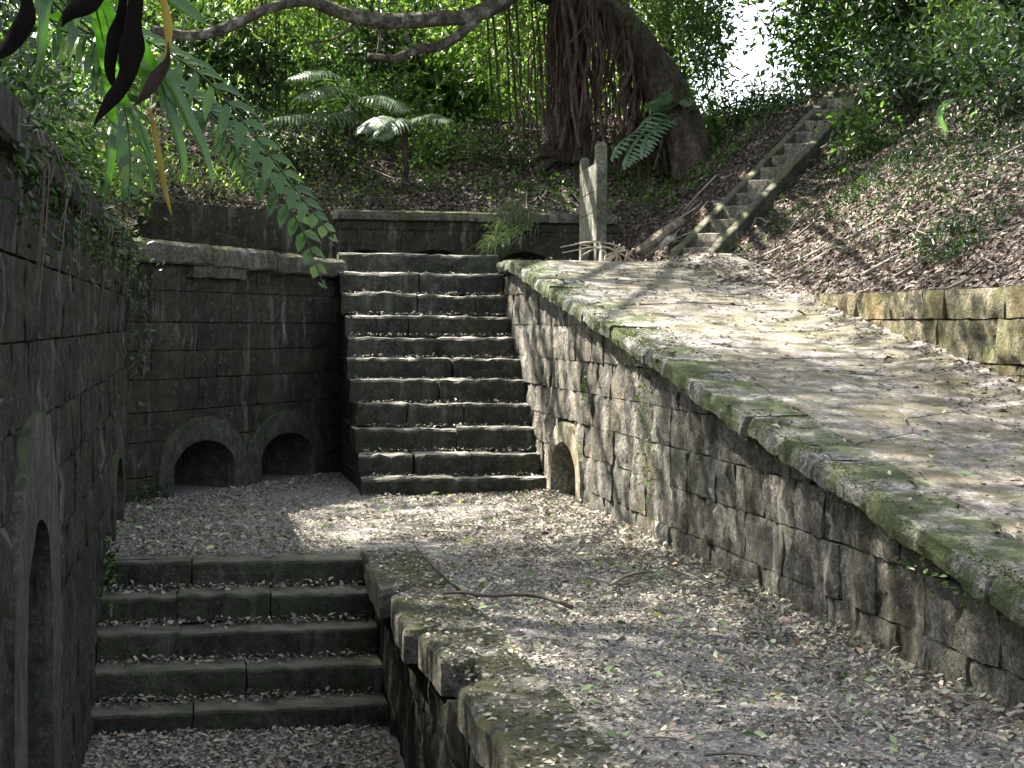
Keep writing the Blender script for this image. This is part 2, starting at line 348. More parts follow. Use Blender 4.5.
grid('path', 'soil', np.arange(-1.6, 3.95, 0.1), np.arange(-20, 18.2, 0.1), z_path, lambda x, y: (y > 11.0) | (x > 1.30) | (y < 2.0))
grid('pit_floor', 'soil', np.arange(-0.9, 1.4, 0.1), np.arange(1.9, 10.2, 0.1), z_pitf)
grid('ramp', 'rampdirt', np.arange(3.2, 5.25, 0.1), np.arange(-0.5, 16.95, 0.1), lambda X, Y: zr(Y) - 0.012 + 0.010 * vn(np.stack([X, Y, 0 * X], -1), 1.3, 9) + 0.10 * np.clip((X - 4.45) / 0.45, 0, 1) ** 2)
def in_land(x, y):
    d = (OB - OA) / np.linalg.norm(OB - OA); n = np.array([-d[1], d[0]])
    s = (x - OA[0]) * n[0] + (y - OA[1]) * n[1]
    return ((x < 1.45) & (s > 0.2)) | ((x >= 1.45) & (x < 3.1) & (y > 17.65)) | ((x >= 3.1) & (y > 16.8))
grid('landing', 'rampdirt', np.arange(-1.0, 6.3, 0.1), np.arange(14.2, 23.6, 0.1), lambda X, Y: Z_LAND + 0.015 * vn(np.stack([X, Y, 0 * X], -1), 1.1, 4), in_land)

# ------------------------------------------------------------------ masonry
class Wall:
    def __init__(s, name, label, A, B, flip=False, z0=0.0, cat='wall'):
        s.A = np.array(A, float); B = np.array(B, float); s.L = np.linalg.norm(B - s.A); s.d = (B - s.A) / s.L
        s.n = np.array([s.d[1], -s.d[0]]) * (-1 if flip else 1)
        s.root = thing(name, label, cat, (s.A[0], s.A[1], z0))
    def P(s, S, off, z):
        S = np.asarray(S, float); off = np.asarray(off, float)
        xy = s.A + S[..., None] * s.d + off[..., None] * s.n
        return np.concatenate([xy, np.broadcast_to(z, S.shape)[..., None]], -1)
    def sgn(s): return np.cross(s.d, s.n) < 0     # True if d x n points down

def block(W, s0, s1, z0, z1, ztop, mat, rough, seed, depth=0.10, name='stone_block'):
    fine = rough > 0.013; ns = max(3, int((s1 - s0) / (0.05 if fine else 0.11)) + 1); nz = max(4, int((z1 - z0) / 0.05)) if fine else 4
    S, Z = np.meshgrid(np.linspace(s0, s1, ns + 1), np.linspace(z0, z1, nz + 1), indexing='ij')
    Z = np.minimum(Z, ztop(S)); e = np.zeros(S.shape); e[0] = e[-1] = 1; e[:, 0] = e[:, -1] = 1
    P = np.stack([S, 0 * S + seed * 3.3, Z], -1)
    off = rough * (0.15 + 0.8 * vn(P, 4.5, seed) + 0.85 * vn(P, 11, seed + 1) + 0.6 * vn(P, 24, seed + 4)) + rough * 0.9 * (random.Random(seed).random() - 0.5)
    off = np.where(e > 0, -0.004 + 0.6 * off - 0.2 * rough * np.abs(vn(P, 9, seed + 2)), off)
    jit = 0.25 * rough
    V = W.P(S + jit * vn(P, 8, seed + 5), off, Z + jit * vn(P, 8, seed + 6)).reshape(-1, 3); m = nz + 1
    Fc = [(i * m + j, (i + 1) * m + j, (i + 1) * m + j + 1, i * m + j + 1) for i in range(ns) for j in range(nz)]
    loop = [i * m for i in range(ns + 1)] + [ns * m + j for j in range(1, m)] + [i * m + nz for i in range(ns - 1, -1, -1)] + [j for j in range(nz - 1, 0, -1)]
    b0 = len(V); k = len(loop); back = V[loop].copy(); back[:, :2] -= W.n * depth; V = np.vstack([V, V[loop], back])
    Fc += [(b0 + q, b0 + k + q, b0 + k + (q + 1) % k, b0 + (q + 1) % k) for q in range(k)]
    return mk(name, V, Fc, mat, W.root, smooth=True)

def masonry(W, z0, z1, ztop, course, lens, rough, mat, arches=(), joints=(), gap=0.009, seed=0, core='mortar', core_off=-0.035, core_depth=0.5, skip=None):
    r = random.Random(seed); z = z0; ci = 0
    while z < z1 - 0.03:
        h = course * r.uniform(0.9, 1.1); zt = min(z + h, z1)
        if z1 - zt < 0.08: zt = z1
        holes = []
        for (c, a, zs, b, zf) in arches:
            if z < zs + b - 0.02:
                hw = a if z <= zs else a * math.sqrt(max(0, 1 - ((z - zs) / b) ** 2)); holes.append((c - hw - 0.02, c + hw + 0.02))
        spans = [(0.0, W.L)]
        for (a, b) in holes + [(j - 0.010, j + 0.010) for j in joints]:
            ns = []
            for (p, q) in spans:
                if b <= p or a >= q: ns.append((p, q)); continue
                if a > p: ns.append((p, a))
                if b < q: ns.append((b, q))
            spans = ns
        for (p, q) in spans:
            s = p; first = True
            while s < q - 0.02:
                l = r.uniform(*lens) * (r.uniform(0.45, 0.9) if first else 1); first = False
                e = min(s + l, q)
                if q - e < lens[0] * 0.35: e = q
                if float(ztop((s + e) / 2)) > z + 0.05 and not (skip and skip((s + e) / 2, z)):
                    block(W, s + gap * 0.5, e - gap * 0.5, z + gap * 0.5, zt - gap * 0.5, lambda S: np.asarray(ztop(S)), mat, rough, r.randint(0, 999))
                s = e
        z = zt; ci += 1
    # wall core behind the blocks, open at the arches
    S = np.arange(0, W.L + 1e-6, W.L / max(8, int(W.L / 0.06))); lo = np.full(S.shape, z0 - 0.25)
    for (c, a, zs, b, zf) in arches:
        t = (S - c) / a; lo = np.where(np.abs(t) < 1, zs + b * np.sqrt(np.maximum(0, 1 - t * t)) + 0.01, lo)
    hi = np.maximum(ztop(S) - 0.004, lo + 0.001); o1 = np.full(S.shape, core_off); o2 = np.full(S.shape, -core_depth)
    V = np.vstack([W.P(S, o1, lo), W.P(S, o1, hi), W.P(S, o2, hi), W.P(S, o2, lo)]); n = len(S)
    Fc = [(k * n + i, k * n + i + 1, (k + 1) * n + i + 1, (k + 1) * n + i) for k in range(3) for i in range(n - 1)]
    Fc += [(0, n, 2 * n, 3 * n), (n - 1, 4 * n - 1, 3 * n - 1, 2 * n - 1)]
    mk('wall_core', V, Fc, core, W.root)

def arch(W, c, a, zs, b, zf, rt, mat, proud=0.028, depth=0.65, inner='cement'):
    th = np.linspace(math.pi, 0, 19)
    def prof(aa, bb): return np.array([(c - aa, zf)] + [(c + aa * math.cos(t), zs + bb * math.sin(t)) for t in th] + [(c + aa, zf)])
    o, i = prof(a + rt, b + rt), prof(a, b); n = len(o)
    f = lambda Q, of: W.P(Q[:, 0], np.full(len(Q), of), Q[:, 1])
    V = np.vstack([f(o, -0.03), f(o, proud), f((o + i) / 2, proud + .004), f(i, proud), f(i, -0.12)]); V = V + 0.007 * np.stack([vn(V, 9, 3), vn(V, 9, 5), vn(V, 9, 7)], -1)
    Fc = [(k * n + q, k * n + q + 1, (k + 1) * n + q + 1, (k + 1) * n + q) for k in range(4) for q in range(n - 1)]
    ob = mk('arch_surround', V, Fc, mat, W.root)
    j = prof(a + 0.004, b + 0.004)
    V = np.vstack([f(j, -0.115), f(j, -depth)]); Fc = [(q, q + 1, n + q + 1, n + q) for q in range(n - 1)] + [tuple(range(n, 2 * n))]
    mk('niche', V, Fc, inner, W.root)

def extr(name, parent, mat, A, d, n, s0, s1, prof, nseg=6, jit=0.006, seed=0, zs=None, fs=9.0, ends=0.0, **kw):
    kw.setdefault('smooth', False)
    """stone with the cross-section prof [(out, z)] run along d from s0 to s1, edges worn by noise"""
    A = np.array(A, float); d = np.array(d, float); n = np.array(n, float); pr = np.array(prof, float); k = len(pr)
    S = np.linspace(s0, s1, nseg + 1); V = []
    cz = pr.mean(0)
    for ii, s in enumerate(S):
        p = pr.copy()
        if ii in (0, nseg) and ends: p = cz + (p - cz) * (1 - ends)
        xy = A + s * d + p[:, :1] * n; z = p[:, 1] + (zs(s) if zs else 0)
        V.append(np.c_[xy, z])
    V = np.vstack(V); V = V + jit * np.stack([vn(V, fs, seed + q) for q in range(3)], -1) + 0.5 * jit * np.stack([vn(V, fs * 3, seed + q + 5) for q in range(3)], -1)
    Fc = [(i * k + j, i * k + (j + 1) % k, (i + 1) * k + (j + 1) % k, (i + 1) * k + j) for i in range(nseg) for j in range(k)]
    Fc += [tuple(range(k))[::-1], tuple(nseg * k + j for j in range(k))]
    return mk(name, V, Fc, mat, parent, **kw)

def capprof(o0, o1, zb, zt, r=0.035):  # back o0 -> rounded front o1
    a = [(o0, zb), (o1 - r * 0.6, zb), (o1 - r * 0.15, zb + r * 0.35), (o1, zb + (zt - zb) * 0.5), (o1 - r * 0.25, zt - r * 0.7), (o1 - r, zt)]
    m = (o0 + o1 - r) / 2
    return a + [(m, zt), (o0, zt)]

# --- left retaining wall
WL = Wall('retaining_wall', 'long dark stained retaining wall along the left edge of the picture', (XL, 0.5), (XL, 14.42), flip=False, z0=Z_PIT)
WL.n = np.array([1.0, 0.0])
la = [(6.40 - 0.5, 0.52, 0.35, 0.42, Z_PIT), (12.65 - 0.5, 0.52, 0.22, 0.30, 0.0)]
def noteast(s, z): return False
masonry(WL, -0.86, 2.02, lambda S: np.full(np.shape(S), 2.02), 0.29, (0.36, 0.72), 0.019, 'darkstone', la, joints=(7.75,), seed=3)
arch(WL, la[0][0], 0.52, 0.35, 0.42, Z_PIT - 0.1, 0.40, 'cement', depth=0.6)
arch(WL, la[1][0], 0.52, 0.22, 0.30, -0.1, 0.24, 'cement', depth=0.6)
for k, s in enumerate(np.arange(0.0, 13.9, 1.16)):
    extr('coping_stone', WL.root, 'darkstone', WL.A, WL.d, WL.n, s + 0.006, min(s + 1.154, 13.9), capprof(-0.42, 0.07, 2.022, 2.19), 8, 0.012, k)

# --- oblique wall with the two arches
WO = Wall('retaining_wall', 'dark retaining wall with two low arched niches left of the long stairs', OA, OB, flip=False, z0=0.0)
if WO.n[1] > 0: WO.n = -WO.n
oa = [(1.125, 0.485, 0.20, 0.26, 0.0), (2.56, 0.49, 0.19, 0.26, 0.0)]
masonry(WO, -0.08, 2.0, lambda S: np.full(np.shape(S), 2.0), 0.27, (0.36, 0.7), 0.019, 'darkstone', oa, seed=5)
for a in oa: arch(WO, *a[:4], -0.1, 0.21, 'cement', depth=0.6)
cx = [(-0.05, 1.15, 0.0), (1.17, 2.25, -0.012), (2.27, 3.02, -0.03), (3.04, 3.72, -0.045)]
for k, (a, b, dz) in enumerate(cx):
    extr('coping_stone', WO.root, 'darkcap', WO.A, WO.d, WO.n, a, b, [(p, q + dz) for p, q in capprof(-0.42, 0.09, 2.004, 2.20, 0.05)], 10, 0.014, 20 + k)
extr('coping_ledge', WO.root, 'darkcap', WO.A, WO.d, WO.n, 0.9, 1.75, [(-0.1, 1.90), (0.05, 1.90), (0.06, 1.995), (-0.1, 1.998)], 6, 0.01, 33)

# --- ramp wall
WR = Wall('ramp_wall', 'rough stone wall carrying the ramp, tallest beside the long stairs', (XR, 17.45), (XR, 1.5), z0=0.0)
WR.n = np.array([-1.0, 0.0])
ra = [(17.45 - 14.08, 0.50, 0.24, 0.27, 0.0)]
rtop = lambda S: zr(17.45 - np.asarray(S)) - 0.15
masonry(WR, -0.10, 2.2, rtop, 0.275, (0.30, 0.66), 0.026, 'rampstone', ra, seed=11, gap=0.006, core_off=-0.03)
arch(WR, *ra[0][:4], -0.1, 0.17, 'cementlit', proud=0.035, depth=0.8, inner='cementlit')
s = 0.0; k = 0; rr = random.Random(4)
while s < 15.9:
    l = rr.uniform(0.85, 1.35); e = min(s + l, 15.95)
    zz = (lambda q: float(zr(17.45 - q)) - 2.215)
    extr('coping_stone', WR.root, 'rampcap', WR.A, WR.d, WR.n, s + (0.45 if k == 0 else 0.008), e - 0.008, [(p + rr.uniform(-0.012, 0.012), q + 0.0) for p, q in capprof(-0.24, 0.125 + rr.uniform(-0.02, 0.015), 2.108, 2.218 + rr.uniform(-0.006, 0.006), 0.022)], 18, 0.015, 50 + k, zs=zz)
    s = e; k += 1
# --- flagstones of the ramp (pieces of the ramp)
ramp_o = bpy.data.objects['ramp']
xs = [3.31, 3.85, 4.38, 4.88]; ys = np.arange(4.0, 16.7, 0.62); J = {}
rr = random.Random(8)
for i in range(len(xs)):
    for j in range(len(ys)): J[i, j] = (xs[i] + (rr.uniform(-.13, .13) if 0 < i < len(xs) - 1 else 0), ys[j] + rr.uniform(-.17, .17))
for i in range(len(xs) - 1):
    for j in range(len(ys) - 1):
        q = [J[i, j], J[i + 1, j], J[i + 1, j + 1], J[i, j + 1]]; pts = []
        for a in range(4):
            p, n2 = np.array(q[a]), np.array(q[(a + 1) % 4])
            for t in (0, 0.33, 0.66): pts.append(p + (n2 - p) * t + (np.array([rr.uniform(-.025, .025)] * 2) if t else 0))
        pts = np.array(pts); c = pts.mean(0); pts = c + (pts - c) * 0.984
        dz = rr.uniform(-0.003, 0.006); zt = lambda p: float(zr(p[1])) + dz + 0.08 * max(0, (p[0] - 4.45) / .45) ** 2
        top = [(p[0], p[1], zt(p)) for p in pts]; inn = [(p[0], p[1], zt(p) + 0.004) for p in c + (pts - c) * 0.9]; bot = [(p[0], p[1], zt(p) - 0.04) for p in pts]
        n = len(pts); Fc = [(a, (a + 1) % n, n + (a + 1) % n, n + a) for a in range(n)] + [tuple(range(n, 2 * n))] + [((a + 1) % n, a, 2 * n + a, 2 * n + (a + 1) % n) for a in range(n)]
        mk('flagstone', top + inn + bot, Fc, 'flag', ramp_o)

# --- upper stairs
ST = thing('stone_stairs', 'long flight of eleven mossy stone steps up to the landing', 'stairs', (2.2, 14.9, 0.0))
D0, TR, RS, Z1 = 14.9, 0.25, 0.2075, 0.14
cuts = [(0.5,), (0.3, 0.62), (0.56,), (0.3, 0.62), (0.5,), (0.34, 0.6), (0.53,), (0.38, 0.62), (0.45, 0.8), (0.48,), (0.55,)]
for k in range(11):
    zt = Z1 + k * RS + 0.010 * math.sin(k * 5.1); y = D0 + k * TR + 0.012 * math.sin(k * 3.7); zb = zt - (RS if k else 0.25) - 0.012; xx = [0] + list(cuts[k]) + [1]
    for a, b in zip(xx[:-1], xx[1:]):
        o = rng.uniform(-0.012, 0.012, 2); w0 = XS0 + rng.uniform(-.03, .02) if a == 0 else 0
        s0 = w0 if a == 0 else XS0 + (XS1 - XS0) * a + 0.004; s1 = XS0 + (XS1 - XS0) * b - 0.004
        pf = [(-0.40, zb), (o[0], zb + .006), (0.004 + o[0], zb + RS * 0.5), (0.003 + o[0], zt - 0.028), (-0.008 + o[0], zt - 0.008), (-0.03 + o[0], zt + o[1] * .4), (-0.18, zt), (-0.40, zt)]
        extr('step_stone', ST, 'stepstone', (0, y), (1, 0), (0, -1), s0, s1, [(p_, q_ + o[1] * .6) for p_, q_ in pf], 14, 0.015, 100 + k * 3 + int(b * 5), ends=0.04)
V = []; Fc = []
pf = [(D0 + 0.1, -0.1)]
for k in range(11): pf += [(D0 + k * TR + 0.12, Z1 + (k - 1) * RS - 0.01 if k else -0.1), (D0 + k * TR + 0.12, Z1 + k * RS - 0.05)]
pf += [(17.75, Z1 + 10 * RS - 0.05), (17.75, -0.1)]
n = len(pf); V = [(XS0 + 0.05, a, b) for a, b in pf] + [(XS1, a, b) for a, b in pf]
Fc = [(i, (i + 1) % n, n + (i + 1) % n, n + i) for i in range(n)] + [tuple(range(n))[::-1], tuple(range(n, 2 * n))]
mk('stair_core', V, Fc, 'stepstone', ST)
for k in range(10):     # rough flank stones under the step ends
    z = Z1 + k * RS
    extr('flank_stone', ST, 'stepstone', (0, 0), (0, 1), (-1, 0), D0 + k * TR + 0.26, 17.5, [(-XS0 - 0.09, z - RS + .01), (-XS0 - 0.022, z - RS + .01), (-XS0 - 0.02, z - 0.01), (-XS0 - 0.09, z - 0.01)], 8, 0.014, 160 + k)

# --- lower stairs
SL = thing('stone_stairs', 'short flight of five dark stone steps down into the sunken pit', 'stairs', (0.2, 9.6, Z_PIT))
cuts = [(0.33, ), (0.28, 0.62), (0.29,), (0.52,), (0.34,)]
for k in range(5):
    zt = -0.168 * k + 0.004; y = 10.80 - 0.305 * k; zb = zt - (0.168 if k < 4 else 0.25); xx = [0] + list(cuts[k]) + [1]
    for a, b in zip(xx[:-1], xx[1:]):
        s0 = XL + (XP - XL) * a + (0.003 if a else 0); s1 = XL + (XP - XL) * b - 0.003; o = rng.uniform(-0.006, 0.006)
        pf = [(-0.42, zb), (o, zb + .003), (0.003 + o, zb + 0.08), (0.002 + o, zt - 0.02), (-0.006 + o, zt - 0.006), (-0.022 + o, zt), (-0.2, zt), (-0.42, zt)]
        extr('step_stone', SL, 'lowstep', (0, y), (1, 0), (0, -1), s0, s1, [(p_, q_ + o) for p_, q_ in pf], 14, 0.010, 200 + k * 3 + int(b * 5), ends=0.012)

pf = [(11.2, Z_PIT - .1)] + [p for k in range(4, -1, -1) for p in ((10.80 - 0.305 * k + 0.10, Z_PIT - .1 if k == 4 else -0.168 * (k + 1) - 0.03), (10.80 - 0.305 * k + 0.10, -0.168 * k - 0.03))] + [(11.2, -0.03)]
n = len(pf); V = [(XL - .02, a, b) for a, b in pf] + [(XP + .02, a, b) for a, b in pf]
mk('stair_core', V, [(i, (i + 1) % n, n + (i + 1) % n, n + i) for i in range(n)] + [tuple(range(n))[::-1], tuple(range(n, 2 * n))], 'mortar', SL)
# --- pit wall and its broken coping
WP = Wall('pit_wall', 'dark wall on the right side of the sunken pit with broken coping stones', (XP, 10.85), (XP, 2.0), z0=Z_PIT); WP.n = np.array([-1.0, 0.0])
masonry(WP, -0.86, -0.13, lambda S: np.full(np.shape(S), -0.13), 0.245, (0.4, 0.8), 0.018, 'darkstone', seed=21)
def slab(name, parent, mat, poly, z0, z1, jit=0.012, seed=0, bev=0.03, **kw):
    P = np.array(poly, float); out = []
    for i in range(len(P)):
        q = P[(i + 1) % len(P)]; m = max(1, int(np.linalg.norm(q - P[i]) / 0.14))
        out += [P[i] + (q - P[i]) * t / m for t in range(m)]
    P = np.array(out); P = P + jit * np.stack([vn(np.c_[P, P[:, :1] * 0], 7, seed), vn(np.c_[P, P[:, :1] * 0], 7, seed + 3)], -1)
    c = P.mean(0); n = len(P); dirs = P - c; In = P - dirs / np.linalg.norm(dirs, axis=1)[:, None] * bev
    nz = vn(np.c_[P, 0 * P[:, :1]], 5, seed + 9) * jit
    V = np.vstack([np.c_[P, np.full(n, z0)], np.c_[P, z1 - bev * 0.8 + nz], np.c_[In, z1 + nz], [[c[0], c[1], z1]]])
    Fc = [(i, (i + 1) % n, n + (i + 1) % n, n + i) for i in range(n)] + [(n + i, n + (i + 1) % n, 2 * n + (i + 1) % n, 2 * n + i) for i in range(n)] + [(2 * n + i, 2 * n + (i + 1) % n, 3 * n) for i in range(n)] + [tuple(range(n))[::-1]]
    return mk(name, V, Fc, mat, parent, **kw)
caps = [[(1.02, 10.72), (0.99, 10.2), (0.97, 9.30), (1.20, 9.52), (1.43, 9.55), (1.43, 10.95), (1.02, 10.95)],
        [(1.02, 9.12), (0.99, 8.6), (0.96, 8.06), (1.02, 8.04), (1.18, 8.20), (1.43, 8.22), (1.43, 9.54), (1.22, 9.50)],
        [(1.02, 7.95), (1.03, 7.60), (1.035, 7.32), (1.16, 7.24), (1.20, 7.02), (1.42, 7.00), (1.42, 8.20), (1.19, 8.16)],
        [(1.02, 6.76), (1.02, 6.2), (1.03, 5.42), (1.42, 5.40), (1.42, 6.99), (1.24, 6.97)],
        [(1.02, 5.38), (1.02, 4.0), (1.42, 4.0), (1.42, 5.38)], [(1.02, 3.98), (1.02, 2.0), (1.42, 2.0), (1.42, 3.98)]]
for k, p in enumerate(caps): slab('coping_stone', WP.root, 'pitcap', p, -0.125, 0.035 + 0.008 * math.sin(k * 3), 0.016, 60 + k)

# --- low wall right of the ramp
WW = Wall('low_wall', 'low mossy yellowish block wall on the right side of the ramp', (4.87, 13.1), (4.87, 2.0), z0=1.0); WW.n = np.array([-1.0, 0.0])
masonry(WW, 0.18, 1.76, lambda S: np.full(np.shape(S), 1.76), 0.29, (0.34, 0.66), 0.030, 'lowwall', seed=31, gap=0.010, core_depth=0.35, skip=lambda s, z: z + 0.31 < zr(13.1 - s) - 0.1)
# --- landing walls
WB = Wall('back_wall', 'low coped wall with buried arches across the back of the landing', (1.75, 23.0), (5.72, 23.0), z0=Z_LAND); WB.n = np.array([0.0, -1.0])
ba = [(2.10 - 1.75 + 0.1, 0.4, 2.25, 0.26, 2.0), (3.15 - 1.75, 0.45, 2.25, 0.27, 2.0), (4.4 - 1.75, 0.4, 2.25, 0.26, 2.0)]
masonry(WB, 2.02, 2.90, lambda S: np.full(np.shape(S), 2.90), 0.27, (0.4, 0.7), 0.016, 'darkstone', ba, seed=41)
for a in ba: arch(WB, *a[:4], 2.0, 0.16, 'darkstone', proud=0.012, depth=0.5)
for k in range(4): extr('coping_stone', WB.root, 'darkcap', WB.A, WB.d, WB.n, k * 0.98 + 0.004, k * 0.98 + 0.976, capprof(-0.4, 0.08, 2.904, 3.035, 0.03), 8, 0.008, 240 + k)
WC = Wall('back_wall', 'plain dark wall behind the left end of the landing, under the drooping fronds', (-1.0, 22.55), (1.74, 22.75), z0=Z_LAND)
if WC.n[1] > 0: WC.n = -WC.n
masonry(WC, 2.02, 3.06, lambda S: 3.10 - 0.055 * np.asarray(S), 0.5, (0.9, 1.4), 0.008, 'darkstone', seed=43)

# ------------------------------------------------------------------ hillside steps
HS = thing('hillside_steps', 'narrow straight steps between two sloping beams on the leafy bank', 'steps', (HB[0], HB[1], HZ0))
NS = 14
def hp(u, v, z): q = HB + HD * u + HN * v; return (q[0], q[1], z)
for sgn in (-1, 1):
    v0, v1 = sgn * HW / 2 - 0.055, sgn * HW / 2 + 0.055; V = []; n = 14
    for i in range(n + 1):
        u = -0.15 + (NS * HRUN + 0.25) * i / n; zc = HZ0 + u * HRISE / HRUN; j = 0.008 * math.sin(i * 2.3 + sgn)
        V += [hp(u, v0 + j, zc - 0.25), hp(u, v1 + j, zc - 0.25), hp(u, v1 + j, zc + 0.135), hp(u, v1 + j - .015, zc + 0.15), hp(u, v0 + j + .015, zc + 0.15), hp(u, v0 + j, zc + 0.135)]
    Fc = [(i * 6 + a, i * 6 + (a + 1) % 6, i * 6 + 6 + (a + 1) % 6, i * 6 + 6 + a) for i in range(n) for a in range(6)] + [tuple(range(6))[::-1], tuple(n * 6 + a for a in range(6))]
    mk('side_beam', V, Fc, 'rail', HS)
for k in range(NS):
    zt = HZ0 + 0.09 + (k + 0.35) * HRISE; u = k * HRUN; d = (HN[0], HN[1]); A = HB + HD * u
    extr('step', HS, 'riser', A, HN, -HD, -HW / 2 + 0.057, HW / 2 - 0.057, [(-0.12, zt - 0.25), (0, zt - 0.25), (0.004, zt - 0.1), (0, zt - 0.012), (-0.012, zt), (-0.12, zt)], 5, 0.007, 300 + k)
    q0, q1 = u + 0.10, u + HRUN + 0.02
    V = [hp(q0, -HW / 2 + .06, zt - 0.05), hp(q0, HW / 2 - .06, zt - 0.05), hp(q1, HW / 2 - .06, zt - 0.03), hp(q1, -HW / 2 + .06, zt - 0.03)]
    mk('soil_tread', V, [(0, 1, 2, 3)], 'bank', HS)

# ------------------------------------------------------------------ sign posts, slab, log, block
def boxpts(c, half, ang=0.0):
    ca, sa = math.cos(ang), math.sin(ang); V = []
    for z in (-1, 1):
        for x, y in ((-1, -1), (1, -1), (1, 1), (-1, 1)):
            V.append((c[0] + half[0] * x * ca - half[1] * y * sa, c[1] + half[0] * x * sa + half[1] * y * ca, c[2] + z * half[2]))
    return V
BF = [(3, 2, 1, 0), (4, 5, 6, 7), (0, 1, 5, 4), (1, 2, 6, 5), (2, 3, 7, 6), (3, 0, 4, 7)]
SG = thing('board_sign', 'grey weathered board between two square posts at the top of the ramp', 'sign', (4.5, 19.0, Z_LAND))
def post(x, y, h, w_, tip):
    b = w_ * 0.12; V = []
    for z, s_ in ((Z_LAND - 0.1, w_), (Z_LAND + h, w_), (Z_LAND + h + tip, w_ * 0.55)):
        for a in ((-s_ + b, -s_), (s_ - b, -s_), (s_, -s_ + b), (s_, s_ - b), (s_ - b, s_), (-s_ + b, s_), (-s_, s_ - b), (-s_, -s_ + b)): V.append((x + a[0], y + a[1], z))
    Fc = [(r_ * 8 + i, r_ * 8 + (i + 1) % 8, r_ * 8 + 8 + (i + 1) % 8, r_ * 8 + 8 + i) for r_ in (0, 1) for i in range(8)] + [tuple(range(16, 24))]
    return mk('post', V, Fc, 'postcon', SG)
post(4.50, 19.0, 1.47, 0.062, 0.05); post(4.585, 20.2, 1.42, 0.05, 0.03)
for z0_, z1_ in ((2.46, 2.80), (2.81, 3.04), (3.05, 3.36)):
    mk('board', boxpts((4.515, 19.62, (z0_ + z1_) / 2), (0.02, 0.53, (z1_ - z0_) / 2), 0.07 * -1), BF, 'postcon', SG)
SP = slab('stone_slab', None, 'palestone', [(5.50, 20.35), (5.86, 20.15), (6.05, 20.5), (5.7, 20.75)], 2.0, 2.62, 0.03, 71, 0.05, label='pale sunlit stone block at the foot of the bank beside the landing', cat='stone')
SP.rotation_euler = (0.0, -0.35, 0.1)
lg = MB(); a, b = at(640, 252, 20.0), at(683, 222, 20.6); lg.tube(spline([a, (a + b) / 2 + [0.03, 0, 0.05], b], 8), np.linspace(0.075, 0.055, 8), 9, 0.5, 0.2)
lg.build('log', 'wood', label='short bare log lying on the slope left of the hillside steps', cat='log', smooth=True)
q = at(873, 100, 23.2)
BK = thing('stone_marker', 'small stone block with an overhanging cap on the upper right bank', 'stone', (q[0], q[1], q[2] - 0.35))
mk('shaft', boxpts((q[0] + .04, q[1], q[2] - 0.13), (0.17, 0.15, 0.24), 0.3), BF, 'lowwall', BK)
extr('cap', BK, 'palestone', (q[0] - .2, q[1]), (math.cos(.3), math.sin(.3)), (math.sin(.3), -math.cos(.3)), 0, 0.5, capprof(-0.22, 0.22, q[2] + 0.11, q[2] + 0.24), 5, 0.015, 400)

# ------------------------------------------------------------------ leaf litter (uncountable)
def join(*sets):
    V, Fc, T, n = [], [], [], 0
    for v, f, t in sets: V.append(v); Fc.append(f + n); T.append(t); n += len(v)
    return np.vstack(V), np.vstack(Fc), np.concatenate(T)
def flat_leaves(xy, zf, size, wid, tint, tilt=0.25, lift=0.010, slope=None):
    n = len(xy); a = rng.random(n) * 2 * np.pi
    ax = np.stack([np.cos(a), np.sin(a), tilt * rng.normal(size=n)], 1)
    z = zf(xy[:, 0], xy[:, 1]) + lift * rng.random(n) + 0.006
    if slope is not None: ax[:, 2] += slope(xy, ax)
    return leafset(np.c_[xy, z], ax, size, wid, 0.10, 0.08, tint, up=np.array([[0, 0, 1.0]]))
def uni(n, x0, x1, y0, y1): return np.c_[rng.uniform(x0, x1, n), rng.uniform(y0, y1, n)]
# path
n1 = 190000; xy = uni(n1, XL, XR - 0.02, 4.6, 17.3)
d = (OB - OA) / np.linalg.norm(OB - OA); so_ = (xy[:, 0] - OA[0]) * -d[1] + (xy[:, 1] - OA[1]) * d[0]
keep = ((xy[:, 1] > 11.05) | (xy[:, 0] > 1.36)) & (so_ < -0.03) & ~((xy[:, 0] > XS0 - .03) & (xy[:, 1] > D0 - 0.02))
keep &= rng.random(len(xy)) < np.clip(0.62 + 0.75 * vn(np.c_[xy, 0 * so_], 1.1, 41) + 0.45 * vn(np.c_[xy, 0 * so_], 3.3, 42), 0.12, 1); xy = xy[keep]; pile = np.exp(-(XR - xy[:, 0]) / 0.22)
S1 = flat_leaves(xy, z_path, np.clip(rng.lognormal(math.log(0.0165), 0.5, len(xy)), 0.008, 0.065), 0.6, np.clip(rng.beta(1.5, 1.5, len(xy)), 0, 1), 0.3, 0.012)
xy = uni(11000, 2.0, XR - 0.02, 4.6, 14.6); xy = xy[rng.random(len(xy)) < np.exp(-(XR - xy[:, 0]) / 0.25)]
S2 = flat_leaves(xy, z_path, rng.uniform(0.025, 0.06, len(xy)), 0.5, rng.uniform(0.2, 1, len(xy)), 0.45, 0.04)
mk('leaf_litter', *join(S1, S2)[:2], 'litter', tint=join(S1, S2)[2], label='small dead leaves and gravel strewn over the path between the stairs', cat='leaf litter', kind='stuff')
# dense drifts of fallen leaves: pit floor
xy = uni(16000, XL + 0.02, 1.0, 6.5, 9.6)
S1 = flat_leaves(xy, z_pitf, np.clip(rng.lognormal(math.log(0.028), 0.4, len(xy)), 0.015, 0.09), 0.5, rng.beta(1.5, 1.4, len(xy)), 0.35, 0.02)
mk('leaf_litter', S1[0], S1[1], 'litter', tint=S1[2], label='dead leaves on the floor of the sunken pit', cat='leaf litter', kind='stuff')
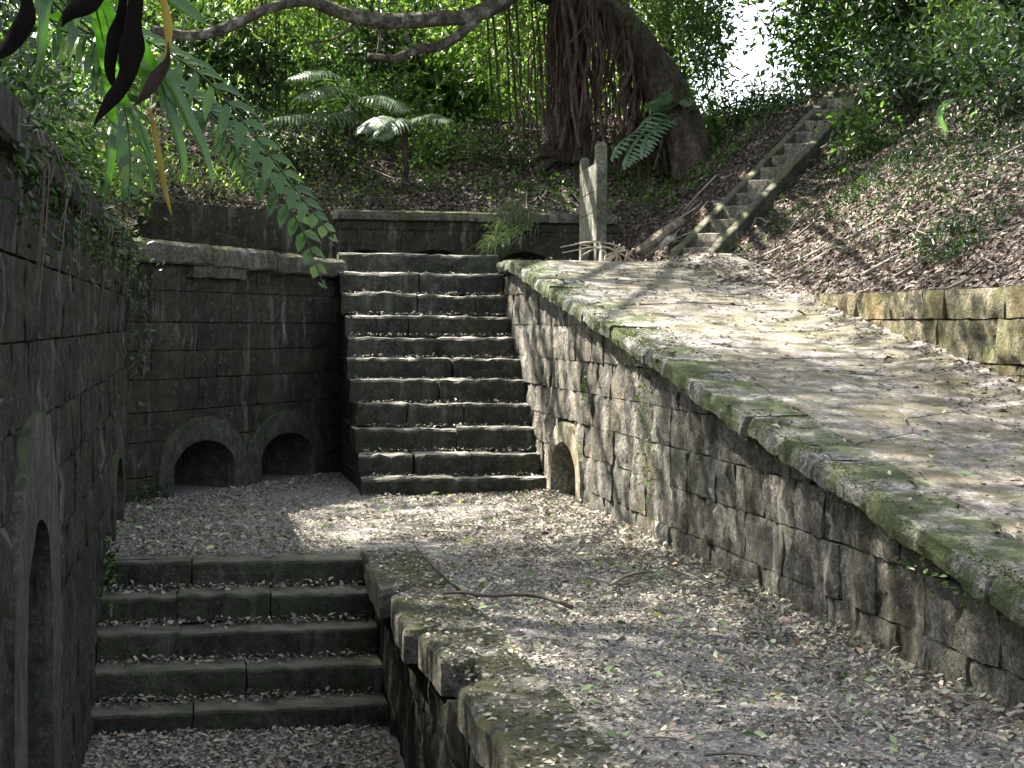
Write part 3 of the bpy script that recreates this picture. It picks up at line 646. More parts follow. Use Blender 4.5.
# litter on treads of both flights
sets = []
for k in range(1, 5):
    y = 10.80 - 0.305 * k; n = 480; u = np.abs(rng.normal(0, 0.07, n)); xy = np.c_[rng.uniform(XL + .03, XP - .06, n), np.clip(y + 0.295 - u, y + 0.01, y + 0.30)]
    sets.append(flat_leaves(xy, lambda X, Y, z=-0.168 * k + 0.006: np.full(X.shape, z), np.clip(rng.lognormal(math.log(0.024), .5, n), .01, .07), 0.5, rng.beta(1.2, 1.6, n), 0.5, 0.03))
S = join(*sets); mk('leaf_litter', S[0], S[1], 'litter', tint=S[2], label='dead leaves caught on the treads of the short lower steps', cat='leaf litter', kind='stuff')
sets = []
for k in range(0, 10):
    y = D0 + k * TR; n = 170; u = np.abs(rng.normal(0, 0.09, n)); xy = np.c_[rng.uniform(XS0 + .05, XS1 - .05, n), np.clip(y + TR - 0.01 - u, y + 0.02, y + TR)]
    sets.append(flat_leaves(xy, lambda X, Y, z=Z1 + k * RS: np.full(X.shape, z), np.clip(rng.lognormal(math.log(0.022), .45, n), .01, .055), 0.5, rng.uniform(0.1, 1, n), 0.5, 0.02))
S = join(*sets); mk('leaf_litter', S[0], S[1], 'litter', tint=S[2], label='pale dead leaves along the treads of the long stairs', cat='leaf litter', kind='stuff')
# ramp and pit coping
xy = uni(34000, 2.98, 5.0, 4.5, 20.0); e = np.clip((xy[:, 0] - 4.1) / 0.8, 0, 1); cl = vn(np.c_[xy, 0 * e], 1.4, 31)
keep = rng.random(len(xy)) < (0.08 + 1.0 * e ** 2 + 0.40 * np.clip(cl - .15, 0, 1)); xy = xy[keep]
def z_ramp(X, Y): return np.where(Y < 16.8, zr(Y), Z_LAND + 0.02) + 0.10 * np.clip((X - 4.45) / 0.45, 0, 1) ** 2
S1 = flat_leaves(xy, z_ramp, np.clip(rng.lognormal(math.log(0.024), 0.5, len(xy)), 0.012, 0.10), 0.5, np.clip(rng.beta(1.6, 1.6, len(xy)), 0, 1), 0.35, 0.012, slope=lambda p, a: a[:, 1] * RK)
mk('leaf_litter', S1[0], S1[1], 'banklitter', tint=S1[2] * 0.93, label='scattered brown leaves lying on the sloping ramp', cat='leaf litter', kind='stuff')
xy = uni(1500, 1.05, 1.42, 5.4, 10.9)
S1 = flat_leaves(xy, lambda X, Y: np.full(X.shape, 0.04), rng.uniform(0.012, 0.045, len(xy)), 0.55, rng.beta(1.4, 1.6, len(xy)), 0.25, 0.004)
mk('leaf_litter', S1[0], S1[1], 'litter', tint=S1[2], label='bits of leaf on the mossy coping beside the pit', cat='leaf litter', kind='stuff')
# banks
def bank_pts(n, x0, x1, y0, y1, dmax):
    xy = uni(n, x0, x1, y0, y1); dd = foot(xy[:, 0], xy[:, 1])[0]; u = (xy[:, 0] - HB[0]) * HD[0] + (xy[:, 1] - HB[1]) * HD[1]; v = (xy[:, 0] - HB[0]) * HN[0] + (xy[:, 1] - HB[1]) * HN[1]
    return xy[(dd > 0.0) & (dd < dmax) & ~((np.abs(v) < HW / 2 + .06) & (u > -.1) & (u < 4.3))]
def bank_leaves(xy, smin, smax, lift=0.03):
    n = len(xy); z = hill(xy[:, 0], xy[:, 1]); e = 0.1
    gx = (hill(xy[:, 0] + e, xy[:, 1]) - z) / e; gy = (hill(xy[:, 0], xy[:, 1] + e) - z) / e
    a = rng.random(n) * 2 * np.pi; ax = np.stack([np.cos(a), np.sin(a), 0 * a], 1); ax[:, 2] = gx * ax[:, 0] + gy * ax[:, 1] + 0.28 * rng.normal(size=n)
    up = np.stack([-gx, -gy, 1 + 0 * gx], 1)
    return leafset(np.c_[xy, z + rng.random(n) * lift], ax, rng.uniform(smin, smax, n), 0.5, 0.12, 0.12, rng.beta(1.5, 1.9, n) * 0.97, up=up)
xy = bank_pts(150000, 4.3, 11.5, 6.0, 25, 6.5)
S1 = bank_leaves(xy, 0.03, 0.085)
mk('leaf_litter', S1[0], S1[1], 'banklitter', tint=S1[2], label='thick brown leaf litter covering the right bank', cat='leaf litter', kind='stuff')
xy = bank_pts(48000, -1.0, 6.5, 23.0, 28, 4.5)
S1 = bank_leaves(xy, 0.035, 0.10)
mk('leaf_litter', S1[0], S1[1], 'banklitter', tint=S1[2], label='brown leaf litter on the bank above the back wall', cat='leaf litter', kind='stuff')
xy = bank_pts(34000, -4.5, -0.72, 4.0, 23, 3.5); S1 = bank_leaves(xy, 0.03, 0.09)
mk('leaf_litter', S1[0], S1[1], 'banklitter', tint=S1[2], label='brown leaf litter on the bank behind the left wall', cat='leaf litter', kind='stuff')
# fresh green and yellow leaves on the path
xy = np.vstack([uni(330, 1.4, XR, 5, 14.7), uni(90, XL, 1.4, 11.2, 14), uni(60, 3.1, 4.7, 5.5, 15)]); zz = np.where(xy[:, 0] > XR, z_ramp(xy[:, 0], xy[:, 1]), 0.01)
S1 = flat_leaves(xy, lambda X, Y: zz, rng.uniform(0.04, 0.085, len(xy)), 0.5, rng.random(len(xy)), 0.35, 0.02)
mk('fallen_green_leaves', S1[0], S1[1], 'freshleaf', tint=S1[2], label='fresh green and yellow fallen leaves dotted over path and ramp', cat='leaf litter', kind='stuff')

# ------------------------------------------------------------------ fallen sticks
def stick(name, label, paths, rads, mat='twig', t=0.25):
    m = MB()
    for p, r_ in zip(paths, rads): m.tube(spline(p, 10), np.linspace(r_, r_ * 0.55, 10), 6, t, 0.25)
    return m.build(name, mat, label=label, cat='branch', smooth=True)
g = lambda x, y: (x, y, 0.045)
stick('fallen_branch', 'forked dark fallen branch lying on the path beside the pit', [[(1.91, 8.63, .03), (1.81, 8.84, .05), (1.70, 8.99, .045), (1.5, 8.92, .05), (1.39, 9.0, .06), (1.28, 8.98, .06)], [(1.40, 9.0, .06), (1.38, 9.4, .06), (1.36, 10.1, .07), (1.34, 10.75, .09)]], [0.015, 0.009], t=0.1)
stick('fallen_branch', 'short pale fallen stick lying mid path', [[(2.31, 9.37, .03), (2.45, 9.6, .04), (2.62, 9.81, .03)]], [0.014], t=0.6)
stick('fallen_branch', 'thin curved twig on the right side of the path', [[(2.80, 9.9, .03), (2.78, 9.5, .06), (2.9, 9.2, .03)]], [0.008], t=0.3)
stick('fallen_branch', 'thin pale curled twig near the ramp wall in the foreground', [[tuple(at(830, 695, 6.2)[:2]) + (.03,), tuple(at(828, 708, 6.05)[:2]) + (.04,), tuple(at(845, 728, 5.8)[:2]) + (.03,)]], [0.005], t=0.7)
def onhill(*pts): return [(p[0], p[1], float(hill(p[0], p[1])) + 0.05) for p in pts]
def hitbank(x, y):
    for Y in np.arange(9, 30, 0.05):
        p = at(x, y, Y)
        if foot(p[0], p[1])[0] > 0 and hill(p[0], p[1]) >= p[2]: return p
    return at(x, y, 22)
for lab, pa, r_ in (('long brown stick lying on the litter above the low wall', ((800, 273), (852, 240), (888, 217)), 0.022),
                    ('short reddish stick high on the right bank', ((892, 232), (904, 210), (910, 202)), 0.018),
                    ('thin stick on the upper right bank among green weeds', ((938, 160), (960, 152), (985, 143)), 0.015),
                    ('pale stick left of the hillside steps on the slope', ((672, 255), (700, 232), (722, 205)), 0.03),
                    ('long thin stick beside the lower hillside steps', ((652, 240), (668, 228), (700, 208)), 0.028)):
    P = [hitbank(*q) + np.array([0, 0, 0.03]) for q in pa]; stick('fallen_branch', lab, [P], [r_], t=0.55)
DB = MB(); r2 = random.Random(5); b0 = at(630, 262, 18.6)
for k in range(9):
    e = at(560 + 8 * k + r2.uniform(-8, 8), 238 + r2.uniform(0, 20), 18.2 + r2.uniform(0, .8)); m_ = (b0 + e) / 2 + [r2.uniform(-.1, .1), 0, r2.uniform(0.02, 0.16)]
    DB.tube(spline([b0 + [r2.uniform(-.4, .1), 0, 0.0], m_, e], 8), np.linspace(0.016, 0.006, 8), 5, 0.8)
DB.build('dry_branch', 'twig', label='tangle of pale dry branches at the top edge of the ramp by the posts', cat='branch')

m = MB(); r8 = random.Random(6)
for (n_, x0, x1, y0, y1) in ((150, 5, 9.5, 9.5, 22), (70, -.5, 6, 23.4, 26.5)):
    for k in range(n_):
        x, y = r8.uniform(x0, x1), r8.uniform(y0, y1)
        if float(foot(x, y)[0]) < 0.1: continue
        a = r8.uniform(0, 6.28); l = r8.uniform(.15, .7); q = (x + l * math.cos(a), y + l * math.sin(a)); P = onhill((x, y), ((x + q[0]) / 2 + r8.uniform(-.05, .05), (y + q[1]) / 2), q)
        m.tube(spline([(p[0], p[1], p[2] + r8.uniform(-.03, .05)) for p in P], 5), np.linspace(.010, .004, 5) * r8.uniform(.6, 1.6), 4, r8.random())
m.build('scattered_twigs', 'twig', label='small dry twigs scattered through the litter of the banks', cat='twigs', kind='stuff')
m = MB()
for k in range(60):
    x, y = r8.uniform(1.5, 2.98), r8.uniform(5.2, 14.6); a = r8.uniform(0, 6.28); l = r8.uniform(.06, .25)
    m.tube(spline([(x, y, .02), (x + .5 * l * math.cos(a) + r8.uniform(-.02, .02), y + .5 * l * math.sin(a), .03), (x + l * math.cos(a), y + l * math.sin(a), .02)], 5), np.linspace(.004, .002, 5) * r8.uniform(.7, 1.5), 4, r8.random())
m.build('scattered_twigs', 'twig', label='tiny twigs scattered over the path litter', cat='twigs', kind='stuff')
# ------------------------------------------------------------------ foliage helpers
def cloud(n, clumps, spread, size, wid=0.4, droop=-0.25, r=rng, tb=None, shape=None):
    """leaves gathered in clumps; clumps = (k,3) centres"""
    c = clumps[r.integers(0, len(clumps), n)]; off = r.normal(size=(n, 3)) * spread; pos = c + off
    ax = off / (np.linalg.norm(off, axis=1)[:, None] + 1e-6) + 0.8 * r.normal(size=(n, 3)) + np.array([0, 0, droop])
    t = np.clip(r.normal(0.5, 0.22, n) + (0 if tb is None else tb), 0, 1)
    return leafset(pos, ax, size * r.uniform(0.6, 1.3, n), wid, 0.10, 0.12, t, r)
def ellip(n, rad, r=rng, shell=0.55):
    v = r.normal(size=(n, 3)); v /= np.linalg.norm(v, axis=1)[:, None]
    return v * (shell + (1 - shell) * r.random(n) ** 0.5)[:, None] * np.array(rad)
def tree(name, label, base, height, tr, lean, crowns, nl, ls, mat, group=None, cat='tree', spread=0.32, ncl=70, barkm='bark', wid=0.4, limbs=6, seed=0, kcrown=0.6):
    r = np.random.default_rng(seed + 1000); base = np.array(base, float); T = thing(name, label, cat, base, group); m = MB()
    top = base + np.array([lean[0], lean[1], height]); mid = (base + top) / 2 + [0.1 * height * r.normal() * .4, 0, 0]
    P = spline([base - [0, 0, .3], mid, top], 12); m.tube(P, np.linspace(tr, tr * 0.35, 12), 9, 0.5, 0.18, seed)
    cl = []
    for (c, rad) in crowns:
        c = base + np.array(c); k = max(4, int(ncl * rad[0] * rad[2] / sum(q[1][0] * q[1][2] for q in crowns))); pts = c + ellip(k, rad, r, kcrown); cl.append(pts)
        for j in range(limbs):
            e = pts[r.integers(0, len(pts))]; s_ = P[r.integers(5, 12)]; m.tube(spline([s_, (s_ + e) / 2 + [0, 0, 0.1 * height * .3], e], 6), np.linspace(tr * 0.35, 0.012, 6), 5)
    m.build('trunk', barkm, T, smooth=True); V, Fc, t = cloud(nl, np.vstack(cl), spread, ls, wid, r=r)
    mk('crown', V, Fc, mat, T, tint=t); return T
def gz(x, y): return float(hill(np.array(x), np.array(y)))

# ------------------------------------------------------------------ the great fig tree
BT = thing('fig_tree', 'huge fig tree with hanging aerial roots and long mossy limbs behind the landing', 'tree', (5.4, 25.0, 3.8))
def A(x, y, Y): return at(x, y, Y)
m = MB(); m.tube(spline([A(572, 168, 24.9), A(568, 120, 25), A(566, 60, 25), A(570, 0, 25.2), A(590, -60, 25.4)], 16), np.array([.42, .40, .37, .35, .34, .33, .32, .31, .30, .3, .3, .3, .32, .33, .34, .35]) * 1.0, 12, 0.5, 0.28, 3)
for a, b in (((548, 158), (556, 40)), ((582, 160), (578, 50)), ((560, 162), (552, 10))): m.tube(spline([A(a[0], a[1], 24.6), A((a[0] + b[0]) / 2 + 3, (a[1] + b[1]) / 2, 24.7), A(b[0], b[1], 24.9)], 9), np.linspace(.13, .09, 9), 7, 0.5, 0.3, 5)
for a in ((600, 172), (620, 176), (535, 172)): m.tube(spline([A(572, 140, 24.9), A((572 + a[0]) / 2, 158, 24.7), A(a[0], a[1], 24.4)], 7), np.linspace(.16, .05, 7), 7, 0.5, 0.2)
m.build('trunk', 'bark', BT, smooth=True)
m = MB(); m.tube(spline([A(702, 200, 23.6), A(690, 150, 23.8), A(668, 95, 24.2), A(630, 40, 24.6), A(590, -5, 25), A(540, -45, 25)], 26), np.linspace(.27, .30, 26), 14, 0.5, 0.4, 9)
m.tube(spline([A(684, 190, 23.6), A(672, 130, 24.0), A(640, 70, 24.3), A(600, 20, 24.7), A(585, -30, 25)], 18), np.linspace(.13, .2, 18), 10, 0.5, 0.4, 10)
m.build('leaning_trunk', 'bark', BT, smooth=True, label='thick trunk leaning up to the left')
m = MB(); m.tube(spline([A(560, -40, 24.8), A(505, -2, 24.3), A(475, 15, 24), A(440, 19, 23.8), A(395, 22, 23.6), A(345, 14, 23.4), A(310, 1, 23.2), A(270, 8, 23), A(235, 24, 22.8), A(195, 36, 22.6), A(150, 30, 22.4)], 40), np.linspace(.13, .055, 40), 9, 0.5, 0.35, 12)
m.tube(spline([A(482, 12, 24), A(462, 32, 23.9), A(440, 46, 23.8), A(415, 50, 23.7), A(395, 58, 23.6), A(368, 56, 23.5)], 20), np.linspace(.085, .04, 20), 8, 0.5, 0.3, 13)
for p in ([(378, 54), (380, 30), (378, -10)], [(400, 20), (412, 44), (430, 50)], [(355, 22), (335, 38), (300, 45)]): m.tube(spline([A(x, y, 23.6) for x, y in p], 8), np.linspace(.025, .01, 8), 5)
m.build('limb', 'branchbark', BT, smooth=True)
m = MB(); r3 = random.Random(3)
for k in range(210):
    if k < 85: x0 = r3.gauss(562, 19); y0 = r3.uniform(-20, 90); y1 = r3.uniform(110, 163); Y = 24.55 + r3.uniform(-.2, .3); dx = r3.uniform(-3, 3)
    else: x0 = r3.uniform(585, 690); y0 = max(-10, (x0 - 595) * 1.1 + r3.uniform(-10, 20)); y1 = y0 + r3.uniform(40, 130); Y = 24.2 + r3.uniform(-.2, .4); dx = r3.uniform(-8, 8); y1 = min(y1, 178)
    m.tube(spline([A(x0, y0, Y), A(x0 + dx * .5 + r3.uniform(-5, 5), y0 + (y1 - y0) * .35, Y), A(x0 + dx + r3.uniform(-7, 7), y0 + (y1 - y0) * .7, Y + r3.uniform(-.2, .1)), A(x0 + dx * 1.5 + r3.uniform(-5, 5), y1, Y)], 7), np.linspace(.010, .005, 7) * r3.uniform(.5, 1.7), 4, r3.random())
for k in range(60):
    x0 = r3.uniform(560, 690); y0 = max(0, (x0 - 600) * 1.15 + r3.uniform(-15, 30)); y1 = min(r3.uniform(150, 190), y0 + r3.uniform(60, 150)); Y = 24.3 + r3.uniform(-.3, .5); dx = r3.uniform(-28, 28)
    m.tube(spline([A(x0, y0, Y), A(x0 + dx * .3 + r3.uniform(-9, 9), y0 + (y1 - y0) * .3, Y), A(x0 + dx * .8 + r3.uniform(-9, 9), y0 + (y1 - y0) * .65, Y - .2), A(x0 + dx, y1, Y - .3)], 9), np.linspace(.03, .018, 9) * r3.uniform(.5, 1.6), 5, r3.random(), .2)
m.build('aerial_roots', 'redroot', BT, kind='stuff')
# its unseen crown over the yard, clump density shaped to place sun and shade
r4 = np.random.default_rng(77); cl = []
for k in range(620):
    x, y = r4.uniform(-7, 10), r4.uniform(12.5, 30); z = 8.6 + 2.0 * r4.random() + 0.05 * (y - 15)
    gx, gy = x + 0.56 * (z - 1), y - 0.41 * (z - 1)          # where its shadow falls
    dens = 0.75
    if 2.9 < gx < 4.9 and gy > 6: dens = 0.42                # leaf clumps thinned to let sun onto the ramp
    if 1.0 < gx < 4.0 and gy > 13.0: dens = 0.14
    if gx > 5.0: dens = 1.0
    if 0 < gx < 5.5 and gy > 21.5: dens = 0.3
    if 1.3 < gx < 3.2 and 13.2 < gy < 15: dens = 0.03
    if gx > 5.0 or r4.random() < dens * (0.55 + 0.9 * vn(np.array([[x, y, 0]]), 0.45, 8)[0] + 0.2): cl.append((x, y, z))
cl = np.array(cl); V, Fc, t = cloud(62000, cl, np.array([0.42, 0.42, 0.28]), 0.135, 0.5, r=r4); mk('crown', V, Fc, 'leafmid', BT, tint=t)
m = MB()
for c in cl[::5]: s_ = np.array([5.2, 25.2, 6.4]); m.tube(spline([s_, (s_ + c) / 2 + [0, 0, .7], c], 6), np.linspace(.12, .015, 6), 5)
m.build('upper_limbs', 'bark', BT)
# small leaves low on the fig: dangling sprays in front of the leaning trunk
cl = np.array([A(x, y, 23.4) for x, y in ((668, 5), (682, 14), (694, 24), (704, 45), (712, 70), (706, 8), (700, 90), (716, 30), (650, 0), (722, 12))])
V, Fc, t = cloud(800, cl, 0.15, 0.15, 0.2, -0.6, r=r4); mk('low_leaves', V, Fc, 'leafmid', BT, tint=t)

# ------------------------------------------------------------------ bamboo and background trees
def bamboo(label, x0, x1, ybase, Y, nc, h, seed, lean=0.0):
    r = np.random.default_rng(seed); q = at((x0 + x1) / 2, ybase, Y); nc = max(7, nc // 2); T = thing('bamboo_clump', label, 'bamboo', (q[0], q[1], gz(q[0], q[1])), 'bamboo behind the back bank'); tips = []
    for k in range(nc):
        p = at(r.uniform(x0, x1), ybase, Y + r.uniform(-.5, .5)); z = gz(p[0], p[1]); hh = h * r.uniform(.8, 1.15); ln = np.array([lean + r.normal() * .3, r.normal() * .25]) * hh * .35
        P = spline([(p[0], p[1], z - .2), (p[0] + ln[0] * .25, p[1] + ln[1] * .25, z + hh * .5), (p[0] + ln[0], p[1] + ln[1], z + hh)], 9)
        V, Fc = tube(P, np.linspace(.020, .009, 9) * r.uniform(.6, 1.3), 6); mk('culm', V, Fc, 'culm', T); tips += list(P[2:])
    V, Fc, t = cloud(nc * 620, np.array(tips), 0.55, 0.17, 0.2, -0.7, r=r); mk('foliage', V, Fc, 'leafbright', T, tint=t)
bamboo('leaning bamboo stems just left of the fig tree trunk', 492, 548, 150, 26.0, 16, 6.0, 1, -0.5)
bamboo('slim bamboo thicket in the background below the long limb', 240, 330, 150, 27.5, 20, 6.0, 2)
bamboo('bamboo stems seen between the fig trunks', 590, 640, 150, 28.5, 10, 5.5, 5)

def bgtree(label, px, Y, h, cr, mat, seed, nl=5200, cz=None, ls=0.17, g='trees beyond the back bank', spread=0.36):
    p = at(px, 200, Y); z = gz(p[0], p[1]); cz = cz or h * 0.62
    tree('broadleaf_tree', label, (p[0], p[1], z), h, 0.14, (0.2, 0.1), [((0, 0, cz), (cr, cr * .8, h * .45)), ((0.1, -.4, cz * .45), (cr * .8, cr * .6, h * .25))], nl, ls, mat, g, seed=seed, spread=spread, ncl=60)
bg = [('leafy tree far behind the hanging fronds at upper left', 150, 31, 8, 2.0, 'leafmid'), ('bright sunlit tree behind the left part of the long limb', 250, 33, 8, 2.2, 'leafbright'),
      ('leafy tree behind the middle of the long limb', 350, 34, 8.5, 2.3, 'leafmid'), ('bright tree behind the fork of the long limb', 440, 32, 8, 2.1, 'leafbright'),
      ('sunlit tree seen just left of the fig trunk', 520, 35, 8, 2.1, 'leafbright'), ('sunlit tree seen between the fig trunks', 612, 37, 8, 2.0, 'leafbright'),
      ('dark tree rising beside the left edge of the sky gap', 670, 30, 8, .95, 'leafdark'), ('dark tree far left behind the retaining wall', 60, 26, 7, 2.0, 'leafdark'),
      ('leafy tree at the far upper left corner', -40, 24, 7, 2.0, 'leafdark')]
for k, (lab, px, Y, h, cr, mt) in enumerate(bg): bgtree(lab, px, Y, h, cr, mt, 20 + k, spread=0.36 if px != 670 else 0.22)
for k, (lab, px, Y, h, cr, mt) in enumerate([('tree furthest left in the far background', 110, 42, 11, 3.2, 'leafbright'), ('far background tree under the limb tip', 215, 44, 11, 3.2, 'leafmid'), ('far background tree behind the pale palm', 320, 43, 11, 3.2, 'leafmid'),
      ('hazy bright tree in the far background behind the limb fork', 415, 44, 11, 3.2, 'leafbright'), ('hazy tree in the far background left of the fig', 505, 43, 11, 3.0, 'leafbright'), ('hazy tree in the far background behind the fig', 590, 44, 11, 2.8, 'leafbright')]):
    bgtree(lab, px, Y, h, cr, mt, 300 + k, nl=9500, cz=h * .5, ls=0.24, spread=0.5)
rb = [('green tree just right of the sky gap', 822, 27.0, 6.5, 1.0, 'leafmid', 8500), ('dark leafy tree above the top of the hillside steps', 880, 24.5, 6.0, 1.4, 'leafdark', 9000),
      ('dark tree with leaning stem on the upper right bank', 935, 23.0, 6.0, 1.4, 'leafdark', 9000), ('dark tree at the right edge of the picture', 1015, 21.0, 6.0, 1.5, 'leafdark', 9000),
      ('green tree behind the trees at upper right', 905, 30.0, 8.0, 1.9, 'leafmid', 9000), ('green tree far behind the right edge trees', 1000, 29.0, 8.0, 2.2, 'leafmid', 9000)]
for k, (lab, px, Y, h, cr, mt, nl) in enumerate(rb):
    bgtree(lab, px, Y, h, cr, mt, 60 + k, nl=nl, cz=h * 0.55, ls=0.15, g='trees on the right bank', spread=0.27)

# shrubs
def shrub(label, px, py, Y, rad, mat, nl, ls, seed, wid=0.4, spread=0.16, onbank=True, g=None, zoff=0.0):
    p = at(px, py, Y) if not onbank else hitbank(px, py)
    z = gz(p[0], p[1]) if foot(p[0], p[1])[0] > 0 else p[2]; r = np.random.default_rng(seed + 500); b0 = np.array([p[0], p[1], z])
    T = thing('shrub', label, 'shrub', b0, g); c = b0 + [0, 0, rad[2] * 0.9 + zoff] + ellip(26, rad, r, 0.3); m = MB()
    for q in c[::2]: m.tube(spline([b0 - [0, 0, .1], (b0 + q) / 2 + [0, 0, .1], q], 5), np.linspace(.016, .005, 5), 4)
    m.build('stems', 'bark', T); V, Fc, t = cloud(nl, c, spread, ls, wid, r=r); mk('foliage', V, Fc, mat, T, tint=t)
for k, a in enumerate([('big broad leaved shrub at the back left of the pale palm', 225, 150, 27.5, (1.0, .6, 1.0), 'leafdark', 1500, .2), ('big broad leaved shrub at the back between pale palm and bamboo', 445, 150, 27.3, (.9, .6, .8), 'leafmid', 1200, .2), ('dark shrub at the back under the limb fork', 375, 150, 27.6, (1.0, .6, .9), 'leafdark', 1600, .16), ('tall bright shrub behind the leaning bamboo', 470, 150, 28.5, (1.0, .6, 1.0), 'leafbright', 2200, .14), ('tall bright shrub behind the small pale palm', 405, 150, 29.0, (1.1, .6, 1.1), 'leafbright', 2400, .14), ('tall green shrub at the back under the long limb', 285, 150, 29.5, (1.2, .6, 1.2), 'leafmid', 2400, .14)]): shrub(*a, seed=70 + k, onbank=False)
for k, a in enumerate([
    ('pale leafy shrub on the bank in the middle distance', 380, 140, 0, (.9, .5, .55), 'leafmid', 1500, .12), ('low shrub above the back wall at centre', 445, 165, 0, (.6, .4, .35), 'leafmid', 800, .10),
    ('shrub at the foot of the bamboo on the left', 290, 170, 0, (.9, .5, .5), 'leafdark', 1300, .11), ('low shrub at the base of the fig trunk', 520, 170, 0, (.6, .4, .25), 'leafdark', 800, .08),
    ('shrub left of the hillside steps with broad pale leaves', 690, 165, 0, (.35, .3, .4), 'leafmid', 300, .2), ('dark shrub under the sky gap on the ridge', 735, 128, 0, (.55, .4, .2), 'leafdark', 900, .1),
    ('dark shrub at the top of the hillside steps', 775, 112, 0, (.4, .4, .2), 'leafdark', 700, .09), ('leafy shrub hiding the upper end of the right beam', 866, 160, 0, (.35, .3, .3), 'leafmid', 600, .10),
    ('green shrub beside the small stone marker', 905, 120, 0, (.6, .4, .5), 'leafdark', 1100, .11), ('light green shrub at upper right among dark trees', 955, 95, 0, (.5, .4, .7), 'leafbright', 700, .14),
    ('dark shrub low at the right edge of the upper bank', 1010, 120, 0, (.6, .5, .6), 'leafdark', 1200, .11)]): shrub(*a, seed=k)
for k, (lab, x, y, rad, mt, nl, ls) in enumerate([
    ('dark shrub overhanging the near left wall', -1.5, 6.5, (.5, 1.0, .5), 'leafdark', 2200, .09), ('dark shrub on the left wall top further back', -1.5, 9.5, (.6, 1.1, .55), 'leafdark', 2400, .09),
    ('green shrub at the far end of the left wall top', -1.35, 12.5, (.5, 1.0, .5), 'leafdark', 2200, .08), ('bright shrub behind the far end of the left wall', -1.6, 17.0, (.7, 1.4, .9), 'leafmid', 2600, .10),
    ('leafy shrub at the left end of the landing wall', -1.2, 21.5, (.9, .9, .6), 'leafbright', 2000, .10), ('tall dark shrub high on the left bank', -2.8, 10.5, (.9, 2.2, 1.2), 'leafdark', 4200, .11)]):
    b0 = np.array([x, y, gz(x, y)]); r = np.random.default_rng(900 + k); T = thing('shrub', lab, 'shrub', b0); c = b0 + [0, 0, rad[2] * .8] + ellip(60, rad, r, 0.3); m = MB()
    for q in c[::3]: m.tube(spline([b0 + (q - b0) * [0, .8, 0], (b0 + q) / 2 + [0, 0, .1], q], 5), np.linspace(.016, .005, 5), 4)
    m.build('stems', 'bark', T); V, Fc, t = cloud(nl, c, 0.17, ls, 0.4, r=r); mk('foliage', V, Fc, mt, T, tint=t)

# unseen trees added on the left bank so their crowns shade the yard
for k, (lab, x, y, h, cr) in enumerate([('unseen tall tree added for shade on the left bank beyond the near wall', -4.2, 12.0, 9.0, 2.6), ('unseen tall tree added for shade on the left bank near the landing', -4.0, 19.0, 9.5, 2.6), ('unseen tree added for shade on the left bank beside the foreground', -4.5, 6.0, 9.0, 2.6)]):
    tree('broadleaf_tree', lab, (x, y, gz(x, y)), h * 0.8, 0.2, (.6, 0.3), [((0.6, .3, h * .75), (cr * 1.25, cr * 1.25, 1.6))], (26000, 7000, 22000)[k], 0.135, 'leafmid', 'unseen shade trees added on the left bank', seed=200 + k, ncl=90, spread=0.42, wid=0.5)

# ------------------------------------------------------------------ ground cover (uncountable)
def weeds(label, spots, n, size, mat='leafmid', wid=0.35, spread=0.16):
    pos = []
    for (px, py, rad) in spots: p = hitbank(px, py); xy = p[:2] + rng.normal(size=(n, 2)) * rad; pos.append(xy)
    xy = np.vstack(pos); xy = xy[foot(xy[:, 0], xy[:, 1])[0] > 0.02]; z = hill(xy[:, 0], xy[:, 1]) + rng.random(len(xy)) * spread * .6
    ax = rng.normal(size=(len(xy), 3)) * .8 + [0, 0, .6]; V, Fc, t = leafset(np.c_[xy, z], ax, size * rng.uniform(.6, 1.3, len(xy)), wid)
    mk('ground_cover', V, Fc, mat, tint=t, label=label, cat='weeds', kind='stuff')
weeds('low green weeds growing through the litter of the right bank', [(960, 165, .6), (985, 185, .6), (930, 190, .5), (1000, 150, .6), (955, 260, .12), (880, 190, .3), (860, 160, .35), (900, 165, .3), (990, 225, .2), (850, 200, .2), (730, 262, .12), (935, 245, .15), (1000, 120, .5), (940, 130, .5), (1010, 140, .6), (980, 125, .6), (920, 140, .6), (890, 150, .5), (1000, 175, .5), (800, 200, .3), (780, 230, .2)] + [(860 + 17 * i_, 118 + 24 * (i_ % 4), .55) for i_ in range(10)], 150, .075, 'leafdark', .25)
weeds('ivy and small plants on the bank above the back wall', [(655, 195, .3), (690, 185, .3), (650, 175, .3), (720, 165, .3), (560, 195, .3), (370, 195, .3), (350, 185, .35), (400, 160, .4), (470, 140, .4), (540, 180, .5), (580, 185, .5), (600, 170, .4), (630, 190, .3), (430, 185, .2), (310, 190, .3), (500, 190, .3), (640, 165, .35), (450, 130, .5), (260, 190, .4)], 110, .085, 'leafmid', .5)
weeds('sunlit undergrowth left of the back bank', [(200, 190, .4), (240, 185, .4), (280, 180, .4), (330, 160, .5), (380, 130, .6), (420, 110, .6), (470, 100, .6)], 260, .11, 'leafbright', .3, .5)
weeds('dark undergrowth along the ridge under the sky gap', [(700, 130, .4), (730, 120, .4), (760, 118, .4), (790, 110, .4), (715, 150, .35), (690, 140, .4), (850, 110, .5), (900, 100, .5)], 200, .10, 'leafdark', .35, .4)

